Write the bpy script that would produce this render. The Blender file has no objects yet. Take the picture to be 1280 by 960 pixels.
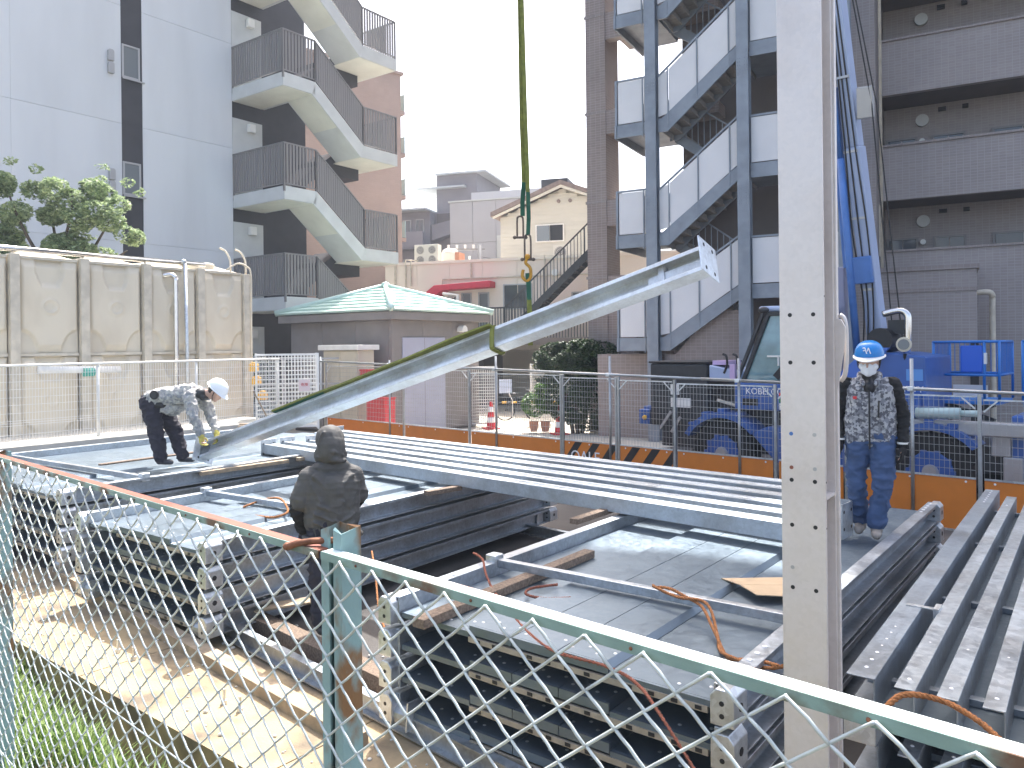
import bpy, bmesh, math, random
from mathutils import Vector, Matrix, noise, Euler
random.seed(7)
R = math.radians
sc = bpy.context.scene

# ---------------------------------------------------------------- camera, sky, sun, exposure
cam = bpy.data.cameras.new('camera'); cam_o = bpy.data.objects.new('camera', cam)
sc.collection.objects.link(cam_o); sc.camera = cam_o
EYE = 2.6
cam_o.location = (0, 0, EYE); cam_o.rotation_euler = (R(90), 0.011, 0)
cam.sensor_width = 36; cam.lens = 27.42; cam.shift_y = -0.0375
cam.clip_start = 0.05; cam.clip_end = 3000
SUN_AZ, SUN_EL = R(9), R(60)
w = bpy.data.worlds.new('World'); sc.world = w; w.use_nodes = True
nt = w.node_tree
sky = nt.nodes.new('ShaderNodeTexSky'); sky.sky_type = 'NISHITA'; sky.sun_disc = False
sky.sun_elevation = SUN_EL; sky.sun_rotation = SUN_AZ
sky.air_density = 0.9; sky.dust_density = 6.0; sky.ozone_density = 0.8
bg = nt.nodes['Background']; bg.inputs['Strength'].default_value = 0.15
nt.links.new(sky.outputs['Color'], bg.inputs['Color'])
sun = bpy.data.lights.new('sun', 'SUN'); sun.energy = 3.2; sun.angle = R(0.5); sun.color = (1, .975, .95)
sun_o = bpy.data.objects.new('sun', sun); sc.collection.objects.link(sun_o)
sd = Vector((math.sin(SUN_AZ)*math.cos(SUN_EL), math.cos(SUN_AZ)*math.cos(SUN_EL), math.sin(SUN_EL)))
sun_o.rotation_euler = (-sd).to_track_quat('-Z', 'Y').to_euler()
sc.view_settings.view_transform = 'Standard'; sc.view_settings.look = 'None'
sc.view_settings.exposure = 1.75; sc.view_settings.gamma = 1

# ---------------------------------------------------------------- helpers
def V(*a): return Vector(a)
Z = V(0, 0, 1)
class MB:
    def __init__(s): s.v = []; s.f = []
    def add(s, vs, fs, M=None):
        n = len(s.v)
        s.v += [tuple(M @ Vector(p)) if M else tuple(p) for p in vs]
        s.f += [tuple(i + n for i in f) for f in fs]
        return s
    def box(s, x0, x1, y0, y1, z0, z1, M=None):
        vs = [(x0,y0,z0),(x1,y0,z0),(x1,y1,z0),(x0,y1,z0),(x0,y0,z1),(x1,y0,z1),(x1,y1,z1),(x0,y1,z1)]
        return s.add(vs, [(0,3,2,1),(4,5,6,7),(0,1,5,4),(1,2,6,5),(2,3,7,6),(3,0,4,7)], M)
    def bar(s, p, q, w, h, up=Z):
        p = Vector(p); q = Vector(q); d = (q-p).normalized()
        sx = d.cross(up)
        if sx.length < 1e-4: sx = d.cross(V(0,1,0))
        sx.normalize(); u = sx.cross(d).normalized(); a = sx*w/2; b = u*h/2
        vs = [p-a-b, p+a-b, p+a+b, p-a+b, q-a-b, q+a-b, q+a+b, q-a+b]
        return s.add(vs, [(3,2,1,0),(4,5,6,7),(0,1,5,4),(1,2,6,5),(2,3,7,6),(3,0,4,7)])
    def tube(s, pts, r, n=8, caps=True):
        pts = [Vector(p) for p in pts]; m = len(pts); vs = []; fs = []
        rr = r if isinstance(r, (list, tuple)) else [r]*m
        ref = None
        for i, p in enumerate(pts):
            d = (pts[min(i+1, m-1)] - pts[max(i-1, 0)]).normalized()
            if ref is None: ref = d.orthogonal().normalized()
            ref = (ref - d*ref.dot(d))
            if ref.length < 1e-5: ref = d.orthogonal()
            ref.normalize(); b = d.cross(ref)
            for k in range(n):
                t = 2*math.pi*k/n
                vs.append(p + (ref*math.cos(t) + b*math.sin(t))*rr[i])
        for i in range(m-1):
            for k in range(n):
                a = i*n+k; c = i*n+(k+1) % n
                fs.append((a, c, c+n, a+n))
        if caps: fs += [tuple(range(n-1, -1, -1)), tuple(range((m-1)*n, m*n))]
        return s.add(vs, fs)
    def prism(s, poly, y0, y1, M=None):            # outline in x,z pushed along y
        n = len(poly)
        vs = [(x, y0, z) for x, z in poly] + [(x, y1, z) for x, z in poly]
        fs = [tuple(range(n)), tuple(range(2*n-1, n-1, -1))] + [(i, i+n, (i+1) % n + n, (i+1) % n) for i in range(n)]
        return s.add(vs, fs, M)
    def ball(s, c, r, n=12, m=8, M=None):
        rx, ry, rz = r if isinstance(r, (tuple, list)) else (r, r, r)
        vs = [V(c[0], c[1], c[2]+rz)]; fs = []
        for i in range(1, m):
            t = math.pi*i/m
            for k in range(n):
                a = 2*math.pi*k/n
                vs.append(V(c[0]+rx*math.sin(t)*math.cos(a), c[1]+ry*math.sin(t)*math.sin(a), c[2]+rz*math.cos(t)))
        vs.append(V(c[0], c[1], c[2]-rz)); L = len(vs)-1
        for k in range(n):
            fs.append((0, 1+k, 1+(k+1) % n)); fs.append((L, L-1-k, L-1-(k+1) % n) if False else (1+(m-2)*n+(k+1) % n, 1+(m-2)*n+k, L))
        for i in range(m-2):
            for k in range(n):
                a = 1+i*n+k; b = 1+i*n+(k+1) % n
                fs.append((a, a+n, b+n, b))
        return s.add(vs, fs, M)
    def capsule(s, p, r0, q, r1, n=12):
        p = Vector(p); q = Vector(q); d = (q-p).normalized(); pts = []; rr = []
        for t in (-80, -55, -25, 0): pts.append(p + d*r0*math.sin(R(t))); rr.append(r0*math.cos(R(t)))
        for t in (0, 25, 55, 80): pts.append(q + d*r1*math.sin(R(t))); rr.append(r1*math.cos(R(t)))
        return s.tube(pts, rr, n)
    def quad(s, a, b, c, d): return s.add([a, b, c, d], [(0, 1, 2, 3)])
    def mesh(s, name, mat, smooth=False):
        me = bpy.data.meshes.new(name); me.from_pydata([tuple(p) for p in s.v], [], s.f)
        bm = bmesh.new(); bm.from_mesh(me); bmesh.ops.recalc_face_normals(bm, faces=bm.faces); bm.to_mesh(me); bm.free()
        if smooth: me.polygons.foreach_set('use_smooth', [True]*len(me.polygons))
        me.materials.append(mat); me.update()
        return me
    def done(s, name, mat, parent=None, smooth=False, bevel=0, kind=None):
        return put(name, s.mesh(name, mat, smooth), parent, bevel=bevel, kind=kind)
def put(name, me, parent=None, loc=None, rz=0, bevel=0, kind=None):
    o = bpy.data.objects.new(name, me); sc.collection.objects.link(o)
    if parent: o.parent = parent
    if loc: o.location = loc
    if rz: o.rotation_euler = (0, 0, rz)
    if bevel:
        b = o.modifiers.new('edge', 'BEVEL'); b.width = bevel; b.segments = 2; b.limit_method = 'ANGLE'
    if kind: o['kind'] = kind
    return o
def tag(o, label, cat, group=None):
    o['label'] = label; o['category'] = cat
    if group: o['group'] = group
    return o
def thing(name, label, cat, loc=(0, 0, 0), rz=0, group=None):
    o = bpy.data.objects.new(name, None); sc.collection.objects.link(o); o.empty_display_size = .2
    o.location = loc; o.rotation_euler = (0, 0, R(rz))
    return tag(o, label, cat, group)
def copy_tree(o, parent=None):
    c = o.copy(); sc.collection.objects.link(c)
    if parent: c.parent = parent
    for ch in list(o.children): copy_tree(ch, c)
    return c
def lab(o, t): o['label'] = t; return o
def RZ(a): return Matrix.Rotation(R(a), 4, 'Z')
def smooth_path(pts, k=6):
    P = [Vector(p) for p in pts]; out = []
    for i in range(len(P)-1):
        a, b, c, d = P[max(i-1, 0)], P[i], P[i+1], P[min(i+2, len(P)-1)]
        for j in range(k):
            t = j/k
            out.append(.5*((2*b) + (c-a)*t + (2*a-5*b+4*c-d)*t*t + (3*b-a-3*c+d)*t**3))
    return out + [P[-1]]

# ---------------------------------------------------------------- materials
def mat(name, col, rough=.6, metal=0., var=.0, scale=6., col2=None, bump=0., bscale=60., spec=.5, stretch=(1, 1, 1), edge=(.35, .65), gen=False):
    m = bpy.data.materials.new(name); m.use_nodes = True; n = m.node_tree.nodes; l = m.node_tree.links
    b = n['Principled BSDF']; b.inputs['Roughness'].default_value = rough; b.inputs['Metallic'].default_value = metal
    b.inputs['Specular IOR Level'].default_value = spec
    tc = n.new('ShaderNodeTexCoord'); mp = n.new('ShaderNodeMapping'); mp.inputs['Scale'].default_value = stretch
    oi = n.new('ShaderNodeObjectInfo'); ad_ = n.new('ShaderNodeVectorMath'); ad_.operation = 'MULTIPLY_ADD'; ad_.inputs[1].default_value = (13, 17, 11)
    l.new(oi.outputs['Random'], ad_.inputs[0]); l.new(tc.outputs['Object'], ad_.inputs[2]); l.new(ad_.outputs[0], mp.inputs['Vector'])
    if var or col2:
        t = n.new('ShaderNodeTexNoise'); t.inputs['Scale'].default_value = scale; t.inputs['Detail'].default_value = 6
        l.new(mp.outputs['Vector'], t.inputs['Vector'])
        rp = n.new('ShaderNodeValToRGB'); rp.color_ramp.elements[0].position = edge[0]; rp.color_ramp.elements[1].position = edge[1]
        c2 = col2 if col2 else tuple(max(0, c*(1-var)) for c in col)
        rp.color_ramp.elements[0].color = (*c2, 1); rp.color_ramp.elements[1].color = (*col, 1)
        l.new(t.outputs['Fac'], rp.inputs['Fac']); l.new(rp.outputs['Color'], b.inputs['Base Color'])
    else: b.inputs['Base Color'].default_value = (*col, 1)
    if bump:
        t2 = n.new('ShaderNodeTexNoise'); t2.inputs['Scale'].default_value = bscale; t2.inputs['Detail'].default_value = 4
        l.new(mp.outputs['Vector'], t2.inputs['Vector'])
        bp = n.new('ShaderNodeBump'); bp.inputs['Strength'].default_value = bump; bp.inputs['Distance'].default_value = .01
        l.new(t2.outputs['Fac'], bp.inputs['Height']); l.new(bp.outputs['Normal'], b.inputs['Normal'])
    return m
def galv(name, col=(.50, .54, .58), rough=.42, metal=.85, sp=45, amt=.16, dirt=.55):
    m = bpy.data.materials.new(name); m.use_nodes = True; n = m.node_tree.nodes; l = m.node_tree.links
    b = n['Principled BSDF']; b.inputs['Metallic'].default_value = metal
    tc = n.new('ShaderNodeTexCoord')
    vo = n.new('ShaderNodeTexVoronoi'); vo.inputs['Scale'].default_value = sp; l.new(tc.outputs['Object'], vo.inputs['Vector'])
    no = n.new('ShaderNodeTexNoise'); no.inputs['Scale'].default_value = 2.2; no.inputs['Detail'].default_value = 7; no.inputs['Roughness'].default_value = .65
    l.new(tc.outputs['Object'], no.inputs['Vector'])
    sep = n.new('ShaderNodeSeparateColor'); l.new(vo.outputs['Color'], sep.inputs['Color'])
    ad = n.new('ShaderNodeMath'); ad.operation = 'MULTIPLY_ADD'; ad.inputs[1].default_value = .35
    l.new(sep.outputs[0], ad.inputs[0]); l.new(no.outputs['Fac'], ad.inputs[2])
    rp = n.new('ShaderNodeValToRGB'); rp.color_ramp.elements[0].position = .35; rp.color_ramp.elements[1].position = .95
    rp.color_ramp.elements[0].color = (*[c*(1-amt*1.6) for c in col], 1); rp.color_ramp.elements[1].color = (*[min(1, c*(1+amt)) for c in col], 1)
    l.new(ad.outputs[0], rp.inputs['Fac'])
    oi = n.new('ShaderNodeObjectInfo'); vm = n.new('ShaderNodeVectorMath'); vm.operation = 'MULTIPLY_ADD'; vm.inputs[1].default_value = (13, 17, 11)
    l.new(oi.outputs['Random'], vm.inputs[0]); l.new(tc.outputs['Object'], vm.inputs[2])
    n2 = n.new('ShaderNodeTexNoise'); n2.inputs['Scale'].default_value = 1.7; n2.inputs['Detail'].default_value = 8; n2.inputs['Roughness'].default_value = .7
    l.new(vm.outputs[0], n2.inputs['Vector'])
    r2 = n.new('ShaderNodeValToRGB'); r2.color_ramp.elements[0].position = .36; r2.color_ramp.elements[1].position = .56
    r2.color_ramp.elements[0].color = (.60, .53, .46, 1); r2.color_ramp.elements[1].color = (1, 1, 1, 1); l.new(n2.outputs['Fac'], r2.inputs['Fac'])
    mx = n.new('ShaderNodeMix'); mx.data_type = 'RGBA'; mx.blend_type = 'MULTIPLY'; mx.inputs['Factor'].default_value = dirt
    l.new(rp.outputs['Color'], mx.inputs[6]); l.new(r2.outputs['Color'], mx.inputs[7]); l.new(mx.outputs[2], b.inputs['Base Color'])
    mr = n.new('ShaderNodeMapRange'); mr.inputs['From Min'].default_value = .3; mr.inputs['From Max'].default_value = .9
    mr.inputs['To Min'].default_value = rough-.1; mr.inputs['To Max'].default_value = rough+.12
    l.new(ad.outputs[0], mr.inputs['Value']); l.new(mr.outputs['Result'], b.inputs['Roughness'])
    return m
def tiles(name, c1, c2, mortar, w=.2, h=.07, rough=.55, bump=.4):
    m = bpy.data.materials.new(name); m.use_nodes = True; n = m.node_tree.nodes; l = m.node_tree.links
    b = n['Principled BSDF']; b.inputs['Roughness'].default_value = rough
    tc = n.new('ShaderNodeTexCoord'); sp = n.new('ShaderNodeSeparateXYZ'); l.new(tc.outputs['Object'], sp.inputs[0])
    ad = n.new('ShaderNodeMath'); l.new(sp.outputs['X'], ad.inputs[0]); l.new(sp.outputs['Y'], ad.inputs[1])
    cb = n.new('ShaderNodeCombineXYZ'); l.new(ad.outputs[0], cb.inputs['X']); l.new(sp.outputs['Z'], cb.inputs['Y'])
    br = n.new('ShaderNodeTexBrick'); br.offset = 0; br.inputs['Scale'].default_value = 1
    br.inputs['Brick Width'].default_value = w; br.inputs['Row Height'].default_value = h
    br.inputs['Mortar Size'].default_value = .006; br.inputs['Color1'].default_value = (*c1, 1); br.inputs['Color2'].default_value = (*c2, 1)
    br.inputs['Mortar'].default_value = (*mortar, 1); l.new(cb.outputs[0], br.inputs['Vector'])
    no = n.new('ShaderNodeTexNoise'); no.inputs['Scale'].default_value = .7; no.inputs['Detail'].default_value = 5; l.new(tc.outputs['Object'], no.inputs['Vector'])
    mx = n.new('ShaderNodeMix'); mx.data_type = 'RGBA'; mx.blend_type = 'MULTIPLY'; mx.inputs['Factor'].default_value = .35
    l.new(br.outputs['Color'], mx.inputs[6]); l.new(no.outputs['Fac'], mx.inputs[7]); l.new(mx.outputs[2], b.inputs['Base Color'])
    bp = n.new('ShaderNodeBump'); bp.inputs['Strength'].default_value = bump; bp.inputs['Distance'].default_value = .01; bp.invert = True
    l.new(br.outputs['Fac'], bp.inputs['Height']); l.new(bp.outputs['Normal'], b.inputs['Normal'])
    return m
def leafmat(name, dark, light, tr=.25):
    m = bpy.data.materials.new(name); m.use_nodes = True; n = m.node_tree.nodes; l = m.node_tree.links
    b = n['Principled BSDF']; b.inputs['Roughness'].default_value = .5
    g = n.new('ShaderNodeNewGeometry'); rp = n.new('ShaderNodeValToRGB')
    rp.color_ramp.elements[0].color = (*dark, 1); rp.color_ramp.elements[1].color = (*light, 1)
    l.new(g.outputs['Random Per Island'], rp.inputs['Fac']); l.new(rp.outputs['Color'], b.inputs['Base Color'])
    tb = n.new('ShaderNodeBsdfTranslucent'); l.new(rp.outputs['Color'], tb.inputs['Color'])
    mx = n.new('ShaderNodeMixShader'); mx.inputs[0].default_value = tr
    l.new(b.outputs[0], mx.inputs[1]); l.new(tb.outputs[0], mx.inputs[2]); l.new(mx.outputs[0], n['Material Output'].inputs['Surface'])
    return m
def camo(name, cols, scale):
    m = bpy.data.materials.new(name); m.use_nodes = True; n = m.node_tree.nodes; l = m.node_tree.links
    b = n['Principled BSDF']; b.inputs['Roughness'].default_value = .8
    tc = n.new('ShaderNodeTexCoord'); vo = n.new('ShaderNodeTexVoronoi'); vo.inputs['Scale'].default_value = scale; vo.distance = 'MANHATTAN'
    l.new(tc.outputs['Object'], vo.inputs['Vector']); sep = n.new('ShaderNodeSeparateColor'); l.new(vo.outputs['Color'], sep.inputs['Color'])
    rp = n.new('ShaderNodeValToRGB'); rp.color_ramp.interpolation = 'CONSTANT'
    e = rp.color_ramp.elements; e[0].color = (*cols[0], 1); e[1].color = (*cols[1], 1); e[1].position = .33
    for i, c in enumerate(cols[2:]):
        x = e.new(.33+.67*(i+1)/(len(cols)-1)); x.color = (*c, 1)
    l.new(sep.outputs[0], rp.inputs['Fac']); l.new(rp.outputs['Color'], b.inputs['Base Color'])
    return m
def glassmat(name, col=(.05, .06, .07)):
    return mat(name, col, rough=.06, spec=.8)
STEEL = galv('galvanised_steel', (.44, .48, .52))
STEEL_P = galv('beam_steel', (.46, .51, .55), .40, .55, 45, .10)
STEEL_B = galv('lit_beam_steel', (.70, .74, .77), .36, .45, 45, .08)  # lighter copy of the beam steel, brighter light put into its colour
STEEL_F = galv('frame_steel', (.27, .31, .35), .5, .6)
STEEL_G = galv('frame_beam_steel', (.36, .40, .43), .5, .6, 30, .2)
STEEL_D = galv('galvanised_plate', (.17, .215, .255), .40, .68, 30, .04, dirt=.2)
STEEL_L = galv('bright_galvanised', (.66, .70, .73), .38, .8, 38, .14)
BRACK = mat('zinc_bracket', (.42, .37, .29), .55, .3, .25, 14)
COLM = galv('column_steel', (.70, .655, .625), .44, .55, 60, .045, dirt=.22)
PIPE = galv('scaffold_pipe', (.45, .47, .48), .38, .8, 60, .1)
CHROME = mat('bright_pipe', (.75, .73, .70), .16, 1.0, .1, 8)
WHITE = mat('white_wall', (.66, .685, .70), .75, 0, .11, 1.1, bump=.06, bscale=35, stretch=(1, 1, .18), edge=(.25, .6))
WHITE2 = mat('white_concrete', (.58, .60, .585), .7, 0, .1, 2, bump=.1, bscale=30)
SOFFIT = mat('soffit_paint', (.70, .70, .62), .8, 0, .12, 1.5)
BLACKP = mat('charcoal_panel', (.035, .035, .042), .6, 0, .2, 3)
GREYR = mat('grey_railing', (.215, .207, .203), .5, .2)
FRAMEA = mat('aluminium_frame', (.42, .42, .42), .4, .4)
DARKG = glassmat('dark_glass'); GREYG = glassmat('grey_glass', (.18, .2, .21))
ORANGEB = tiles('orange_brown_tile', (.44, .325, .27), (.42, .31, .255), (.40, .30, .25), .3, .1)
BROWN = tiles('brown_tile', (.33, .27, .24), (.29, .23, .21), (.42, .37, .345), .16, .075)
BROWNL = tiles('brown_tile_light', (.33, .285, .265), (.29, .245, .23), (.40, .36, .34), .14, .09)
GREYT = tiles('grey_brown_tile', (.365, .325, .31), (.33, .29, .28), (.43, .395, .38), .16, .075)
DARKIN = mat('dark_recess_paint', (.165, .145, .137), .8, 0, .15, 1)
STAIRB = mat('stair_steel_paint', (.26, .295, .335), .5, .1, .2, 3, bump=.05)
PANELW = mat('stair_panel', (.70, .70, .70), .6, 0, .07, 1.2)
TREAD = mat('stair_tread_concrete', (.32, .30, .27), .85, 0, .2, 8)
PINK = mat('pink_render', (.78, .67, .585), .85, 0, .0, .35, col2=(.78, .72, .61))
CREAM = mat('cream_siding', (.62, .60, .52), .8, 0, .06, 1)
GREYB = mat('grey_cladding', (.46, .46, .48), .8, 0, .06, .7)
APTG = mat('far_grey_render', (.27, .255, .26), .8, 0, .1, 1)
RED = mat('red_awning', (.55, .03, .06), .6, 0, .15, 4)
ROOFB = mat('brown_roof', (.24, .19, .17), .8, 0, .25, 6)
GREENR = mat('green_roof_metal', (.55, .71, .63), .35, .1, .12, 1.5)
HUTW = mat('hut_render', (.26, .235, .22), .85, 0, .12, 2, bump=.1)
LAVEN = mat('lavender_door', (.42, .43, .52), .6, 0, .06, 2)
TANKM = mat('tank_panel', (.68, .61, .48), .5, 0, 0, 1.3, col2=(.55, .475, .36), edge=(.28, .58), bump=.05, bscale=20, stretch=(1, 1, .45))
TANKF = mat('tank_frame', (.64, .58, .47), .55, 0, .22, 5)
BEIGE = mat('beige_cabinet', (.62, .57, .45), .5, 0, .08, 2)
WHITEP = mat('white_paint', (.80, .79, .75), .5, 0, .1, 5)
ORANGE = mat('orange_board', (.64, .19, .018), .45, 0, .08, 5)
BLACK = mat('black_paint', (.012, .012, .014), .5)
TXTW = mat('white_lettering', (.8, .8, .82), .6)
YEL = mat('yellow_paint', (.75, .42, .03), .5)
REDP = mat('red_plastic', (.62, .03, .04), .45)
BLUE = mat('crane_blue', (.035, .11, .36), .32, 0, .12, 4)
BOOMB = mat('boom_mid_blue', (.07, .19, .50), .4, 0, .2, 3)
BLUEL = mat('boom_pale_blue', (.38, .46, .64), .4, 0, .1, 2)
CAGEB = mat('cage_blue', (.01, .17, .55), .4, 0, .1, 5)
DKGREY = mat('dark_machine_paint', (.035, .038, .042), .5, .1, .3, 8)
TYRE = mat('tyre_rubber', (.018, .018, .018), .9, 0, .3, 12)
CABG = mat('cab_glass', (.20, .36, .40), .05, 0, .35, 3, spec=.9)
WOOD = mat('weathered_timber', (.24, .175, .125), .85, 0, .5, 9, stretch=(6, 6, 6), bump=.3, bscale=40)
WOODL = mat('pale_timber', (.44, .34, .23), .8, 0, .35, 8, bump=.2)
ROPE = mat('orange_rope', (.42, .17, .055), .85, 0, .35, 60, bump=.8, bscale=140)
ROPER = mat('red_brown_rope', (.30, .10, .06), .85, 0, .3, 60, bump=.8, bscale=140)
CARD = mat('cardboard', (.50, .37, .23), .85, 0, .12, 5)
SLING = mat('green_webbing', (.21, .23, .045), .8, 0, .35, 14)
SLINGD = mat('dark_green_webbing', (.02, .12, .07), .8, 0, .3, 14)
SHACK = mat('rusty_shackle', (.16, .13, .11), .5, .6, .4, 30)
HOOK = mat('yellow_hook', (.55, .28, .02), .45, .1, .3, 20)
RAILRED = mat('red_oxide_rail', (.27, .085, .05), .55, 0, .25, 7, bump=.1)
RAILW = mat('worn_pale_green_paint', (.72, .80, .76), .35, 0, 0, 7, col2=(.42, .17, .08), edge=(.33, .42), bump=.1)
RAILG = mat('green_rust_paint', (.20, .30, .26), .5, 0, 0, 7, col2=(.13, .07, .04), edge=(.40, .50), bump=.15)
POSTM = mat('teal_post_paint', (.21, .33, .33), .5, 0, 0, 9, col2=(.20, .105, .045), edge=(.405, .50), bump=.15, stretch=(1, 1, .6))
WIRE = mat('coated_wire', (.62, .67, .65), .30, .25, .3, 25)
RUST = mat('rusty_iron', (.26, .11, .06), .8, .2, .4, 40, bump=.4)
CONC = mat('yellowed_concrete', (.38, .29, .17), .9, 0, 0, 2.6, col2=(.15, .12, .085), edge=(.32, .56), bump=.35, bscale=45)
SLAB = mat('concrete_slab', (.58, .56, .50), .9, 0, .15, 2, bump=.2)
SOIL = mat('bank_soil', (.13, .115, .06), .95, 0, .5, 4, bump=.6, bscale=20)
GRASS = leafmat('grass_blade', (.09, .17, .03), (.34, .44, .15), .35)
ASPH = mat('site_asphalt', (.10, .092, .085), .92, 0, .35, 1.6, bump=.3, bscale=60)
PAVE = mat('courtyard_paving', (.62, .57, .48), .9, 0, .14, 1.5, bump=.1)
LEAFT = leafmat('tree_leaves', (.15, .22, .10), (.44, .53, .30), .45)
LEAFB = leafmat('bush_leaves', (.014, .038, .014), (.06, .10, .035), .15)
LEAFP = leafmat('potted_leaves', (.03, .09, .015), (.13, .26, .05))
BARK = mat('bark', (.10, .08, .06), .9, 0, .4, 12, bump=.5)
TERRA = mat('terracotta', (.42, .20, .12), .8, 0, .15, 8)
LAMP = mat('lamp_glass', (.78, .78, .74), .4)
SKIN = mat('skin', (.60, .38, .29), .55, 0, .12, 20)
JEANS = mat('denim', (.05, .09, .19), .85, 0, .25, 9, bump=.25, bscale=30)
DARKT = mat('dark_trousers', (.028, .026, .040), .85, 0, .3, 10, bump=.25, bscale=30)
JACKD = mat('dark_grey_jacket', (.085, .082, .076), .75, 0, .25, 8, bump=.4, bscale=22)
SLEEVE = mat('black_sleeve', (.012, .012, .013), .85, 0, .3, 15)
CAMOW = camo('digital_camouflage', [(.10, .10, .115), (.34, .345, .355), (.20, .205, .225), (.42, .42, .42)], 46)
CAMOG = camo('grey_green_camouflage', [(.42, .41, .38), (.27, .28, .29), (.50, .49, .45), (.35, .34, .33)], 30)
HELB = mat('blue_helmet', (.01, .20, .55), .25); HELW = mat('white_helmet', (.82, .85, .88), .3)
MASKM = mat('white_mask', (.78, .80, .83), .8)
GLOVEY = mat('yellow_glove', (.58, .50, .12), .85, 0, .2, 20)
HAIR = mat('black_hair', (.012, .011, .010), .6)
SHOE = mat('beige_shoe', (.30, .26, .22), .7, 0, .25, 15); SHOED = mat('dark_shoe', (.05, .05, .055), .7)
ACM = mat('unit_casing', (.66, .64, .56), .5, 0, .06, 3)

# ---------------------------------------------------------------- ground, bank, kerb
KA, KB = V(-4.70, 7.12, 0), V(-1.76, 4.84, 0); kd = (KB-KA).normalized(); kn = V(-kd.y, kd.x, 0)
if kn.y < 0: kn = -kn
def kp(s, d, z): p = KA + kd*s + kn*d; return (p.x, p.y, z)
g = MB(); g.quad(kp(-400, .9, 0), kp(400, .9, 0), kp(400, 900, 0), kp(-400, 900, 0)); g.done('ground', ASPH, kind='structure')
k = MB()
for i in range(16):
    s0, s1 = -20+i*2.4, -20+(i+1)*2.4
    k.add([kp(s0+.006, 0, -2), kp(s1-.006, 0, -2), kp(s1-.006, 1.15, -2), kp(s0+.006, 1.15, -2), kp(s0+.006, 0, .035), kp(s1-.006, 0, .035), kp(s1-.006, 1.15, .02), kp(s0+.006, 1.15, .02)],
          [(0,3,2,1),(4,5,6,7),(0,1,5,4),(1,2,6,5),(2,3,7,6),(3,0,4,7)])
k.done('concrete_kerb', CONC, kind='structure')
def bank_z(s, d):       # d measured from the kerb towards the camera
    base = .0 - .27*max(-1.2, min(2.2, (s+0.1)/1.0))
    t = min(1, d/1.35); t = t*t*(3-2*t)
    return base*(1-t) + .82*t
b = MB(); ns, nd = 70, 16; vs = []; fs = []
for i in range(ns+1):
    for j in range(nd+1):
        s = -8 + 16*i/ns; d = -.05 + 3.2*j/nd
        p = KA + kd*s - kn*d
        vs.append((p.x, p.y, bank_z(s, d) + .04*noise.noise(V(p.x*3, p.y*3, 0))))
for i in range(ns):
    for j in range(nd):
        a = i*(nd+1)+j; fs.append((a, a+1, a+nd+2, a+nd+1))
b.add(vs, fs); b.quad(kp(-300, -3.1, .8), kp(300, -3.1, .8), kp(300, -300, .8), kp(-300, -300, .8))
b.done('bank', SOIL, smooth=True, kind='structure')
gr = MB(); rg = random.Random(3)
for i in range(52000):
    s = rg.uniform(-2.6, 5.4); d = rg.uniform(.0, 2.2)
    if noise.noise(V(s*1.6, d*1.6, 4)) < -.18 or (s > 4.9 and rg.random() < .6): continue
    p = KA + kd*s - kn*d; z = bank_z(s, d)
    a = rg.uniform(0, 6.28); h = rg.uniform(.06, .20); wd = rg.uniform(.004, .009); lx, ly = math.cos(a), math.sin(a); q = rg.uniform(.2, .9)*h
    P0 = V(p.x, p.y, z-.02); sd_ = V(-ly, lx, 0)*wd; tip = P0 + V(lx*q, ly*q, h); mid = P0 + V(lx*q*.35, ly*q*.35, h*.65)
    gr.add([P0-sd_, P0+sd_, mid+sd_*.7, mid-sd_*.7, tip], [(0, 1, 2, 3), (3, 2, 4)])
gr.done('grass', GRASS, kind='stuff')
st_ = MB(); rs = random.Random(9)
for i in range(420):
    s_, d_ = rs.uniform(-2, 9), rs.uniform(.1, 2.6); q = rs.uniform(.006, .022); c_ = kp(s_, d_, (.035-.013*d_ if d_ < 1.15 else .0)+q*.4)
    st_.ball(c_, (q, q*rs.uniform(.6, 1), q*.6), 6, 4)
st_.done('gravel', SLAB, kind='stuff')
# courtyard paving beyond the hoarding
p = MB(); p.quad((-3.6, 20.3, .004), (-.1, 17.2, .004), (9, 22.6, .004), (3, 34, .004)); p.add([(-3.6,20.3,.004),(3,34,.004),(-3,34,.004),(-8,24,.004)], [(0,1,2,3)])
p.done('pavement', PAVE, kind='structure')
# raised plinth under the tank fence
FT = Matrix.Translation((-7.7, 14.5, 0)) @ RZ(54)
t = MB(); t.box(-14, 3.9, -.42, 6.4, -.01, 1.0, FT); t.done('tank_plinth_wall', SLAB, kind='structure')

# ---------------------------------------------------------------- foreground chain-link fence
F0 = thing('chain_link_fence', 'rusty green chain-link fence with a worn top rail in the foreground', 'fence', (-.357, 1.606, 0), -42.2)
RT = 2.18
def post(x, h, nm='post'):
    m = MB(); w2, d, t = .036, .05, .005
    L_ = .028; prof = [(a, d-b_) for a, b_ in [(-w2, 0), (w2, 0), (w2, d), (w2-L_, d), (w2-L_, d-t), (w2-t, d-t), (w2-t, t), (-w2+t, t), (-w2+t, d-t), (-w2+L_, d-t), (-w2+L_, d), (-w2, d)]]
    n = len(prof)
    vs = [(x+a, b_, .3) for a, b_ in prof] + [(x+a, b_, h+.006*math.sin(i*2.1)) for i, (a, b_) in enumerate(prof)]
    m.add(vs, [tuple(range(n)), tuple(range(2*n-1, n-1, -1))] + [(i, i+n, (i+1) % n+n, (i+1) % n) for i in range(n)])
    o = m.done(nm, POSTM, F0); return o
po = post(-.035, RT+.04); lab(po, 'teal post with rust running down its open channel')
post(-2.41, RT+.0); post(2.42, RT+.04); post(-4.74, RT+.04)
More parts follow.
